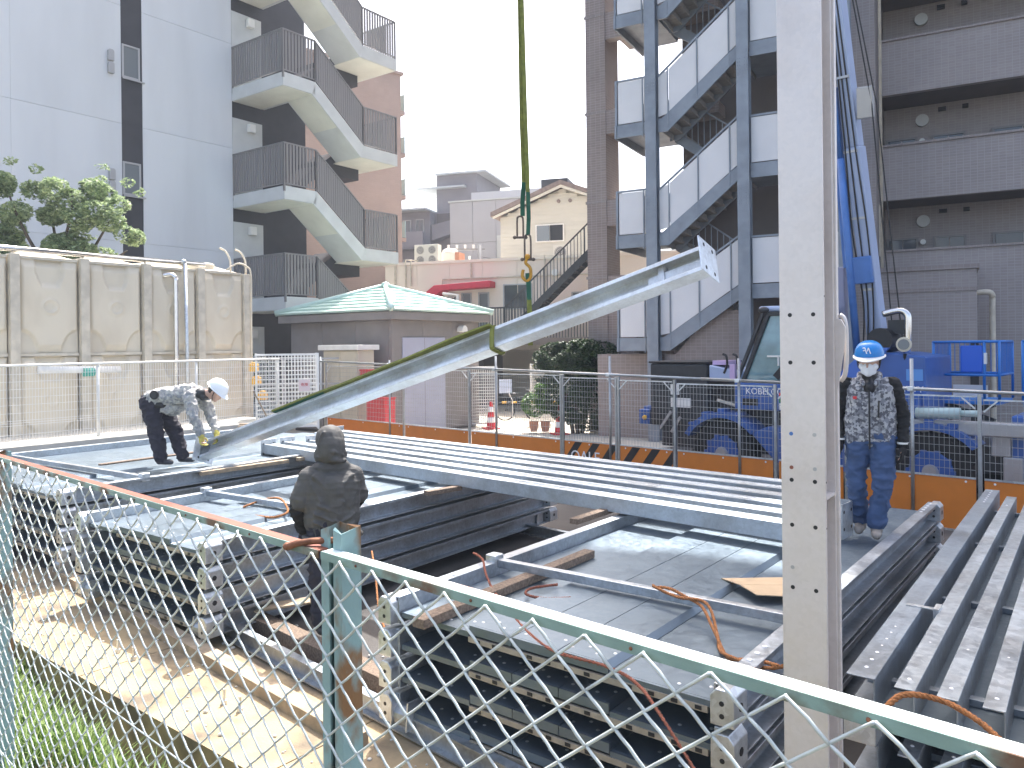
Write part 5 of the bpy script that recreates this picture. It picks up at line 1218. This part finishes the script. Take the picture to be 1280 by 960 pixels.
m = MB(); q = bb.inverted() @ V(.12, 9.1, 11.0); m.ball(q, (.16, .12, .3), 12, 8); m.done('hook_block', HOOK, CR, smooth=True)
m = MB(); m.box(3.9, 6.4, .12, .32, 1.20, 1.40); m.done('outrigger_beam', FRAMEA, CR, bevel=.02)
m = MB(); m.tube([(4.95, .08, 1.50), (5.55, .08, 1.52)], .085, 14); m.tube([(5.55, .08, 1.52), (5.8, .08, 1.53)], .05, 10); m.done('hydraulic_ram', mat('pale_teal', (.38, .50, .50), .4), CR, smooth=True)
m = MB(); m.box(4.75, 4.95, .1, .6, 1.42, 1.78); m.done('tool_box', BLUE, CR, bevel=.03)
m = MB(); m.box(6.15, 6.7, .3, 1.6, .6, 1.5); m.done('rear_box', BLUE, CR, bevel=.03)
for x, z in ((6.05, .9), (5.9, 1.25)): m = MB(); m.box(x, x+.25, .25, .34, z-.35, z); m.done('support_leg', FRAMEA, CR, bevel=.02)
# two blue aerial-lift cages behind it
def cage(x, y, label):
    Mx = bb @ Matrix.Translation((x, y, 0)); p_ = Mx @ V(0, 0, 0)
    t = thing('work_platform', label, 'work platform', p_, -42, 'blue work platforms')
    W, D, z0, z1 = .95, 1.1, 1.62, 2.58
    m = MB(); m.box(0, W, 0, D, z0-.06, z0); m.done('platform_floor', CAGEB, t, bevel=.01)
    m = MB()
    for z in (z1, z0+.42):
        for a, b_ in (((0, 0), (W, 0)), ((W, 0), (W, D)), ((W, D), (0, D)), ((0, D), (0, 0))): m.tube([(a[0], a[1], z), (b_[0], b_[1], z)], .022, 8)
    for a in ((0, 0), (W, 0), (W, D), (0, D), (W*.78, 0)): m.tube([(a[0], a[1], z0), (a[0], a[1], z1)], .022, 8)
    fr = m.done('guard_rail', CAGEB, t, smooth=True)
    m = MB()
    for i in range(1, 12): m.bar((0, D*i/12, z0+.42), (0, D*i/12, z1), .012, .012, up=V(0, 1, 0)); m.bar((W, D*i/12, z0+.42), (W, D*i/12, z1), .012, .012, up=V(0, 1, 0)); m.bar((W*i/12, D, z0+.42), (W*i/12, D, z1), .012, .012, up=V(0, 1, 0))
    m.done('guard_bars', CAGEB, fr, kind='stuff')
    m = MB(); m.box(W*.42, W*.76, .0, .10, z0+.46, z1-.06); cbx = m.done('control_box', mat('bright_blue', (.01, .12, .62), .4), t, bevel=.02)
    m = MB(); m.box(W*.78, W*.82, -.03, .03, z0+.6, z0+.78); m.done('control_lever', WHITEP, cbx)
    m = MB(); m.box(.25, .75, .18, .2, z0+.05, z0+.25); m.done('name_plate', WHITEP, t)
    m = MB()
    for zz in range(3):
        m.bar((.1, .2, .72+.28*zz), (.85, .2, 1.0+.28*zz), .06, .08); m.bar((.85, .2, .72+.28*zz), (.1, .2, 1.0+.28*zz), .06, .08)
    m.done('scissor_arm', DKGREY, t)
    m = MB(); m.box(-.1, 1.05, .0, D, .35, 1.0); m.box(.0, .4, -.05, .0, .5, .95); m.done('lift_base', CAGEB, t, bevel=.03)
    for wx in (.1, .85): m = MB(); m.tube([(wx, -.06, .25), (wx, .12, .25)], .25, 18); m.done('wheel', TYRE, t)
cage(4.85, 1.5, 'blue aerial lift cage nearer the crane boom'); cage(6.15, 1.3, 'blue aerial lift cage at the far right behind the hoarding')

# ---------------------------------------------------------------- people
def skin(name, parts, voxel, m_, parent, it=5, fold=0., fs=14., fst=(1, 1, 1), seed=0):
    mb = MB()
    for p in parts:
        if p[0] == 'c': mb.capsule(p[1], p[2], p[3], p[4], 14)
        else: mb.ball(p[1], p[2], 16, 12)
    me = mb.mesh(name, m_); o = bpy.data.objects.new(name, me); sc.collection.objects.link(o)
    r = o.modifiers.new('r', 'REMESH'); r.mode = 'VOXEL'; r.voxel_size = voxel; r.use_smooth_shade = True
    s = o.modifiers.new('s', 'SMOOTH'); s.factor = .5; s.iterations = it
    bpy.context.view_layer.update()
    out = bpy.data.meshes.new_from_object(o.evaluated_get(bpy.context.evaluated_depsgraph_get())); bpy.data.objects.remove(o)
    if fold:
        nr = [v.normal.copy() for v in out.vertices]
        for v, n_ in zip(out.vertices, nr):
            q = V(v.co.x*fst[0], v.co.y*fst[1], v.co.z*fst[2])*fs + V(seed, seed*.7, 0)
            f = (1-abs(noise.noise(q)))**3*1.15 + .30*noise.noise(q*2.3) + .35*(1-abs(noise.noise(V(q.x*.5+q.z, q.y*.5, q.z*1.3-q.x*.6)*1.7)))**6
            v.co += n_*(f-.75)*fold
    out.name = name; out.materials.clear(); out.materials.append(m_); out.polygons.foreach_set('use_smooth', [True]*len(out.polygons))
    return put(name, out, parent)
def hand(w, d, side, curl=.5, s=1.):
    """palm, four fingers, thumb; w wrist, d direction of the fingers, side towards the thumb"""
    w, d, side = V(*w), V(*d).normalized(), V(*side); side = (side-d*side.dot(d)).normalized(); n_ = d.cross(side).normalized()
    P = [('c', w, .024*s, w+d*.05*s, .030*s)]
    for i, (o_, L) in enumerate(((.030, .072), (.010, .080), (-.010, .076), (-.029, .060))):
        b_ = w + d*.075*s + side*o_*s
        P.append(('c', w+d*.03*s+side*o_*.7*s, .014*s, b_, .0115*s))
        k1 = b_ + (d*math.cos(curl*.5)+n_*math.sin(curl*.5))*L*.5*s
        k2 = k1 + (d*math.cos(curl*1.5)+n_*math.sin(curl*1.5))*L*.5*s
        P += [('c', b_, .0108*s, k1, .0100*s), ('c', k1, .0100*s, k2, .0085*s)]
    t0 = w+d*.02*s+side*.028*s; t1 = t0+(d*.7+side*.75+n_*.3).normalized()*.04*s; t2 = t1+(d*.95+side*.2+n_*.4).normalized()*.03*s
    P += [('c', w+d*.01*s+side*.01*s, .018*s, t0, .015*s), ('c', t0, .014*s, t1, .0115*s), ('c', t1, .0115*s, t2, .0095*s)]
    return P
def head(c, f, up, s=1.):
    """head parts round centre c, facing f"""
    c, f, up = V(*c), V(*f).normalized(), V(*up); up = (up-f*up.dot(f)).normalized(); x = f.cross(up)
    P = [('e', c+up*.025-f*.012, (.088*s,)*3), ('c', c+up*.03+f*.02, .074*s, c-up*.065+f*.045, .048*s), ('c', c-f*.03, .072*s, c-up*.07-f*.015, .055*s)]
    P += [('c', c+f*.088+up*.012, .010, c+f*.108-up*.028, .014), ('e', c+f*.090-up*.060, (.018, .016, .010)), ('e', c+f*.072-up*.095, (.026, .022, .020))]
    for s_ in (-1, 1):
        P += [('c', c+x*s_*.080-f*.01+up*.02, .014, c+x*s_*.078-f*.005-up*.025, .011), ('c', c+f*.082+x*s_*.014+up*.038, .010, c+f*.068+x*s_*.052+up*.040, .010)]
    return P, (c, f, up, x)
def helmet(fr, col, parent, s=1.):
    c, f, up, x = fr; c = c + up*.012 - f*.006; t = f
    M4 = Matrix((x, f, up)).transposed().to_4x4(); M4.translation = c + up*.045 - f*.008
    m = MB(); vs = []; fs = []; n, k = 28, 9
    for j in range(k+1):
        a = math.pi/2*j/k
        for i in range(n):
            b_ = 2*math.pi*i/n; r = math.cos(a)**.8 if j < k else .0
            vs.append((.122*s*r*math.cos(b_), .142*s*r*math.sin(b_), .128*s*math.sin(a)))
    for j in range(k):
        for i in range(n): fs.append((j*n+i, j*n+(i+1) % n, (j+1)*n+(i+1) % n, (j+1)*n+i))
    m.add(vs, fs, M4)
    hm = m.done('helmet', col, parent, smooth=True)
    m = MB()
    for i in range(n):
        b0, b1 = 2*math.pi*i/n, 2*math.pi*(i+1)/n
        def e(b, o_, z): g_ = max(0, math.sin(b)); return (( .122+o_)*s*math.cos(b), (.142+o_+(.045*g_*g_ if o_ > .005 else 0))*s*math.sin(b), z-(.018*g_*g_ if o_ > .005 else 0))
        m.add([e(b0, -.004, .0), e(b1, -.004, .0), e(b1, .012, -.006), e(b0, .012, -.006), e(b0, -.004, -.01), e(b1, -.004, -.01), e(b1, .012, -.014), e(b0, .012, -.014)], [(0,1,2,3), (7,6,5,4), (3,2,6,7), (0,4,5,1)], M4)
    m.done('helmet_brim', col if col is HELW else WHITEP, hm)
    m = MB()
    for s_ in (-1, 1): m.tube([M4 @ V(s_*.10, .03, -.01), M4 @ V(s_*.085, .045, -.10), M4 @ V(s_*.03, .06, -.165)], .006, 6)
    m.done('chin_strap', BLACK, hm); return hm, M4
def legs_parts(hipL, hipR, knL, knR, anL, anR, a, b_, c):
    return [('c', hipL, a, knL, b_), ('c', knL, b_, anL, c), ('c', hipR, a, knR, b_), ('c', knR, b_, anR, c)]
def shoe(name, an, f, m_, parent):
    an, f = V(*an), V(*f).normalized()
    o = skin(name, [('c', an+V(0, 0, -.01), .05, an+f*.02+V(0, 0, -.03), .052), ('c', an-f*.03+V(0, 0, -.045), .042, an+f*.15+V(0, 0, -.052), .036), ('e', an+f*.12+V(0, 0, -.04), (.048, .048, .03))], .011, m_, parent, 4)
    m = MB()
    return o
# --- standing man, blue helmet
P1 = thing('person', 'person in blue helmet, white mask and camouflage vest standing on the front pallet', 'person', (3.15, 6.88, .89), -26)
hd, fr = head((0, -.035, 1.535), (-.12, -1, -.16), (0, -.12, 1))
hips = [(-.095, 0, .86), (.095, 0, .86)]; kn = [(-.115, -.03, .47), (.10, -.09, .46)]; an = [(-.085, .09, .10), (.045, -.06, .10)]
sh = [(-.185, .0, 1.33), (.185, .0, 1.33)]; el = [(-.255, .045, 1.06), (.265, .045, 1.05)]; wr = [(-.245, -.03, .83), (.255, -.02, .81)]
torso = [('c', (-.085, 0, 1.27), .085, (-.08, 0, .90), .09), ('c', (.085, 0, 1.27), .085, (.08, 0, .90), .09), ('c', (-.16, 0, 1.32), .06, (.16, 0, 1.32), .06), ('c', (0, .0, 1.32), .065, (0, -.02, 1.46), .055)]
core = hd + torso + legs_parts(hips[0], hips[1], kn[0], kn[1], an[0], an[1], .075, .05, .04)
for s_ in (0, 1):
    core += [('c', sh[s_], .05, el[s_], .038), ('c', el[s_], .038, wr[s_], .027)] + hand(wr[s_], (0, -.1, -1), (.2*(1-2*s_), -1, 0), .5, .95)
skin('body', core, .0095, SKIN, P1, 3)
vest = [('c', (-.10, .0, 1.27), .108, (-.095, .0, .87), .115), ('c', (.10, .0, 1.27), .108, (.095, .0, .87), .115), ('c', (0, -.02, 1.22), .105, (0, -.01, .88), .105), ('c', (-.155, 0, 1.33), .068, (.155, 0, 1.33), .068)]
vo = skin('vest', vest, .011, CAMOW, P1, 4, .016, 9, (1, 1, .7), 2)
skin('collar', [('c', (-.075, .05, 1.42), .030, (.075, .05, 1.42), .030), ('c', (-.08, .05, 1.41), .028, (-.05, -.09, 1.34), .022), ('c', (.08, .05, 1.41), .028, (.05, -.09, 1.34), .022), ('c', (-.05, .10, 1.40), .04, (.05, .10, 1.40), .04)], .009, CAMOW, vo, 3)
skin('inner_shirt', [('c', (0, .0, 1.36), .072, (0, -.02, 1.425), .062), ('e', (0, -.07, 1.31), (.05, .05, .07))], .010, BLACK, P1, 3)
m = MB(); m.tube(smooth_path([(0, -.142, 1.29), (0, -.155, 1.15), (0, -.158, 1.0), (0, -.152, .78)], 5), .008, 6); m.done('zip', BLACK, vo); m = MB(); m.bar((.075, -.146, 1.20), (.07, -.150, 1.06), .012, .01); m.done('pocket_zip', BLACK, vo); m = MB(); m.box(-.13, -.10, -.135, -.125, 1.21, 1.235); m.done('red_badge', REDP, vo)
for s_ in (0, 1): skin('sleeve', [('c', sh[s_], .073, el[s_], .056), ('c', el[s_], .056, wr[s_], .043)], .010, SLEEVE, P1, 4, .012, 14, (1, 1, 1.6), 5+s_)
skin('trousers', legs_parts(hips[0], hips[1], kn[0], kn[1], (an[0][0], an[0][1], .13), (an[1][0], an[1][1], .13), .108, .082, .077) + [('c', (-.07, 0, .86), .105, (.07, 0, .86), .105), ('e', (.17, -.03, .60), (.035, .06, .09)), ('e', (-.18, -.01, .60), (.03, .06, .09))], .011, JEANS, P1, 4, .02, 8, (1, 1, 1.4), 9)
for s_ in (0, 1):
    shoe('shoe', an[s_], (-.1+.1*s_, -1, 0), SHOE, P1)
    skin('glove', hand(wr[s_], (0, -.1, -1), (.2*(1-2*s_), -1, 0), .5, 1.12), .0055, SLEEVE, P1, 2)
    m = MB(); w_ = V(*wr[s_]); m.tube([w_+V(0, 0, .012), w_+V(0, 0, .028)], .046, 14); m.done('cuff', WHITEP, P1)
c_, f_, u_, x_ = fr
skin('mask', [('c', c_+f_*.076-u_*.036, .042, c_+f_*.066-u_*.082, .042), ('c', c_+f_*.05-u_*.035+x_*.05, .032, c_+f_*.05-u_*.035-x_*.05, .032), ('c', c_+f_*.045-u_*.08+x_*.035, .03, c_+f_*.045-u_*.08-x_*.035, .03)], .008, MASKM, P1, 3)
m = MB()
for s_ in (-1, 1): m.ball(c_+f_*.080+x_*s_*.033+u_*.018, (.016, .010, .007), 10, 6)
m.done('eyes', HAIR, P1, smooth=True)
skin('hair', [('c', c_-f_*.045+u_*.02+x_*.03, .068, c_-f_*.05-u_*.05+x_*.02, .045), ('c', c_-f_*.045+u_*.02-x_*.03, .068, c_-f_*.05-u_*.05-x_*.02, .045), ('c', c_+x_*.074+u_*.02, .022, c_+x_*.078-u_*.02-f_*.01, .014), ('c', c_-x_*.074+u_*.02, .022, c_-x_*.078-u_*.02-f_*.01, .014)], .010, HAIR, P1, 3)
hm, M4 = helmet(fr, HELB, P1)
lo = MB()
for a in ((-.030, .0, -.012, .05), (-.012, .05, -.004, .02), (.0, .0, .016, .05), (.016, .05, .034, .046), (.008, .028, .03, .026)):
    p_, q_ = V(a[0], 0, a[1]), V(a[2], 0, a[3])
    f3 = lambda v: M4 @ V(v.x+.0, .1375-.6*v.z**1.4 - 1.0*v.x*v.x, v.z+.034)
    lo.tube([f3(p_), f3((p_+q_)/2), f3(q_)], .0045, 6)
lo.done('helmet_emblem', TXTW, hm)
# --- bending man, white helmet: his right side to the camera
P2 = thing('person', 'person in white helmet and grey camouflage jacket bending to hold the beam end', 'person', (-4.80, 10.86, 1.0), 84)
hd, fr = head((0, -.70, 1.00), (-.05, -.72, -.62), (0, -.66, .74))
hips = [(-.10, .20, .84), (.10, .20, .84)]; kn = [(-.13, .10, .46), (.13, -.02, .46)]; an = [(-.12, .04, .10), (.12, -.14, .10)]
sh = [(-.18, -.42, .95), (.18, -.40, .95)]; el = [(-.23, -.50, .66), (.22, -.52, .66)]; wr = [(-.20, -.58, .42), (.15, -.62, .42)]
torso = [('c', (-.08, .18, .90), .10, (-.09, -.34, .98), .10), ('c', (.08, .18, .90), .10, (.09, -.34, .98), .10), ('c', (-.15, -.40, .97), .065, (.15, -.40, .97), .065), ('c', (0, -.40, .98), .065, (0, -.64, .99), .055)]
core = hd + torso + legs_parts(hips[0], hips[1], kn[0], kn[1], an[0], an[1], .075, .05, .04)
hdv = [((-.02, -.22, -1), (1, -.3, 0)), ((-.02, -.22, -1), (-1, -.3, 0))]
for s_ in (0, 1): core += [('c', sh[s_], .05, el[s_], .038), ('c', el[s_], .038, wr[s_], .027)] + hand(wr[s_], hdv[s_][0], hdv[s_][1], .9, .95)
skin('body', core, .0105, SKIN, P2, 3)
jk = [('c', (-.095, .13, .93), .125, (-.10, -.32, .99), .125), ('c', (.095, .13, .93), .125, (.10, -.32, .99), .125), ('c', (-.15, -.40, .97), .085, (.15, -.40, .97), .085), ('e', (0, -.05, .80), (.16, .20, .12)), ('c', (-.08, .20, .90), .125, (.08, .20, .90), .125)]
for s_ in (0, 1): jk += [('c', sh[s_], .088, el[s_], .072), ('c', el[s_], .072, (V(*wr[s_])+V(0, 0, .03)), .052)]
jo = skin('jacket', jk, .012, CAMOG, P2, 4, .028, 8, (1, 1.6, 1), 3)
m = MB(); m.tube([(-.228, .06, .98), (-.244, .06, .98)], .062, 20); fn = m.done('jacket_fan', BLACK, jo); m = MB(); m.tube([(-.245, .06, .98), (-.250, .06, .98)], .04, 16); m.done('fan_hub', DKGREY, fn)
skin('belt', [('c', (-.14, .22, .84), .06, (-.15, -.02, .84), .045), ('c', (.14, .22, .84), .06, (.15, -.02, .84), .045)], .012, BLACK, P2, 3)
skin('collar', [('c', (-.06, -.50, .99), .075, (.06, -.50, .99), .075), ('c', (-.07, -.55, .93), .045, (.07, -.55, .93), .045)], .011, DKGREY, P2, 3)
skin('trousers', legs_parts(hips[0], hips[1], kn[0], kn[1], (an[0][0], an[0][1], .11), (an[1][0], an[1][1], .11), .135, .105, .085) + [('c', (-.08, .22, .86), .14, (.08, .22, .86), .14)], .012, DARKT, P2, 4, .022, 8, (1, 1, 1.4), 4)
for s_ in (0, 1):
    shoe('shoe', an[s_], (-.05, -1, 0), SHOED, P2)
    skin('glove', hand(wr[s_], hdv[s_][0], hdv[s_][1], .9, 1.2), .0065, GLOVEY, P2, 2)
    m = MB(); w_ = V(*wr[s_]); m.capsule(w_+V(0, .02, .05), .042, w_+V(0, -.01, -.01), .042, 14); m.done('glove_cuff', GLOVEY, P2, smooth=True)
c_, f_, u_, x_ = fr
m = MB()
for s_ in (-1, 1): m.ball(c_+f_*.080+x_*s_*.033+u_*.018, (.012, .012, .010), 10, 6)
m.done('eyes', HAIR, P2, smooth=True)
skin('hair', [('c', c_-f_*.045+u_*.02+x_*.03, .068, c_-f_*.05-u_*.05, .045), ('c', c_-f_*.045+u_*.02-x_*.03, .068, c_-f_*.05-u_*.05, .045)], .011, HAIR, P2, 3)
helmet(fr, HELW, P2, 1.05)
# --- hooded man, back to the camera
P3 = thing('person', 'person in a dark grey hooded jacket standing with back turned between the stacks', 'person', (-1.56, 6.75, .13), 203)
P3.rotation_euler = (R(4), 0, R(203))
hd, fr = head((0, -.06, 1.60), (.1, -1, -.35), (0, -.3, 1))
hips = [(-.10, 0, .90), (.10, 0, .90)]; kn = [(-.12, -.04, .48), (.12, -.03, .48)]; an = [(-.12, .03, .10), (.12, .03, .10)]
sh = [(-.19, .0, 1.38), (.20, .0, 1.38)]; el = [(-.26, -.10, 1.12), (.30, -.02, 1.10)]; wr = [(-.17, -.28, 1.00), (.24, -.12, .88)]
torso = [('c', (-.09, 0, 1.32), .095, (-.085, 0, .95), .10), ('c', (.09, 0, 1.32), .095, (.085, 0, .95), .10), ('c', (-.16, 0, 1.37), .065, (.16, 0, 1.37), .065), ('c', (0, .0, 1.36), .065, (0, -.04, 1.52), .055)]
core = hd + torso + legs_parts(hips[0], hips[1], kn[0], kn[1], an[0], an[1], .08, .052, .04)
hv = [((.6, -.7, -.3), (0, -.2, 1)), ((-.05, -.25, -1), (-1, -.5, 0))]
for s_ in (0, 1): core += [('c', sh[s_], .05, el[s_], .04), ('c', el[s_], .04, wr[s_], .028)] + hand(wr[s_], hv[s_][0], hv[s_][1], .8, 1.)
skin('body', core, .0095, SKIN, P3, 3)
jk = [('c', (-.115, .01, 1.28), .135, (-.11, .0, .96), .135), ('c', (.115, .01, 1.28), .135, (.11, .0, .96), .135), ('c', (0, .05, 1.26), .13, (0, .03, .96), .13), ('c', (-.165, .0, 1.375), .075, (.165, .0, 1.375), .075),
      ('c', (-.195, 0, 1.35), .088, (-.24, -.06, 1.17), .094), ('c', (.195, 0, 1.35), .088, (.265, -.01, 1.15), .094), ('c', (-.10, .02, 1.425), .066, (.10, .02, 1.425), .066)]
def back(x, z): return .012 + .150*math.sqrt(max(.02, 1-(x/.265)**2)) + (.012 if z < 1.2 else 0)
rf_ = random.Random(21)
for x0, z0, x1, z1, rr in ((.17, 1.36, .05, 1.24, .020), (-.17, 1.36, -.06, 1.27, .018), (.19, 1.30, .12, 1.14, .018), (-.2, 1.24, -.13, 1.08, .018), (.14, 1.12, -.02, 1.04, .014), (.17, 1.05, .02, .97, .014), (.18, .98, .06, .91, .013), (-.16, 1.02, -.03, .95, .014), (-.17, .95, -.05, .89, .013), (.05, 1.20, -.08, 1.13, .013), (.0, .98, -.10, .91, .012)):
    jk.append(('c', (x0, back(x0, z0)-rr*.45, z0), rr, (x1, back(x1, z1)-rr*.75, z1), rr*.7))
for k_ in range(9):
    x0 = -.19+.047*k_; jk.append(('c', (x0, back(x0, .9)-.012, .915), .012, (x0-.02, back(x0, .86)-.016, .855), .014))
jo = skin('jacket', jk, .0085, JACKD, P3, 5, .010, 5, (.6, .6, 2.0), 7)
for q in (jo,):
    for v in q.data.vertices:                                     # gathered hem and puckered back
        if v.co.z < .93: v.co.x *= .96; v.co.y *= .96
m = MB(); hem = [(.245*math.cos(a/12*math.pi), .01+.155*math.sin(a/12*math.pi), .835+.006*math.sin(a*2)) for a in range(25)]; m.tube(hem, .022, 8); m.done('hem', JACKD, jo, smooth=True)
skin('hood', [('e', (0, -.02, 1.665), (.128, .145, .135)), ('c', (0, .025, 1.62), .124, (.005, .03, 1.56), .120), ('c', (-.05, -.01, 1.53), .095, (.05, -.01, 1.53), .095), ('c', (.10, .06, 1.60), .020, (.0, .148, 1.565), .018), ('c', (.0, .148, 1.565), .018, (-.09, .09, 1.53), .016), ('c', (.11, .05, 1.52), .022, (-.02, .14, 1.49), .022), ('c', (-.02, .14, 1.49), .022, (-.11, .06, 1.48), .02), ('c', (.075, .085, 1.735), .014, (.11, .06, 1.63), .016), ('c', (0, -.10, 1.66), .10, (0, -.10, 1.56), .09)], .0075, JACKD, P3, 7, .006, 6, (1, 1, 1), 15)
skin('sleeve', [('c', (-.235, -.06, 1.18), .068, el[0], .062), ('c', el[0], .062, wr[0], .046)], .010, SLEEVE, P3, 4, .014, 14, (1, 1, 1.6), 8)
skin('sleeve', [('c', (.26, -.01, 1.16), .068, el[1], .062), ('c', el[1], .062, wr[1], .046)], .010, SLEEVE, P3, 4, .014, 14, (1, 1, 1.6), 9)
for s_ in (0, 1): skin('glove', hand(wr[s_], hv[s_][0], hv[s_][1], .8, 1.15), .006, DARKT, P3, 2)
skin('trousers', legs_parts(hips[0], hips[1], kn[0], kn[1], (an[0][0], an[0][1], .12), (an[1][0], an[1][1], .12), .125, .092, .08) + [('c', (-.08, 0, .93), .135, (.08, 0, .93), .135)], .012, DARKT, P3, 4, .02, 8, (1, 1, 1.4), 4)
m = MB(); m.tube([(.228*math.cos(a/12*math.pi), .005+.150*math.sin(a/12*math.pi), .80) for a in range(25)], .018, 8); m.done('waistband', JEANS, P3, smooth=True)
for s_ in (0, 1): shoe('shoe', an[s_], (.0, -1, 0), SHOED, P3)

# ---------------------------------------------------------------- thin summer haze
hz = MB(); hz.box(-1100, 1100, -1100, 1300, -4, 46); hz_m = bpy.data.materials.new('air'); hz_m.use_nodes = True
n_ = hz_m.node_tree.nodes; n_.remove(n_['Principled BSDF']); pv = n_.new('ShaderNodeVolumePrincipled')
pv.inputs['Density'].default_value = .0014; pv.inputs['Color'].default_value = (.80, .89, 1, 1)
hz_m.node_tree.links.new(pv.outputs['Volume'], n_['Material Output'].inputs['Volume'])
hz.done('haze', hz_m, kind='stuff')
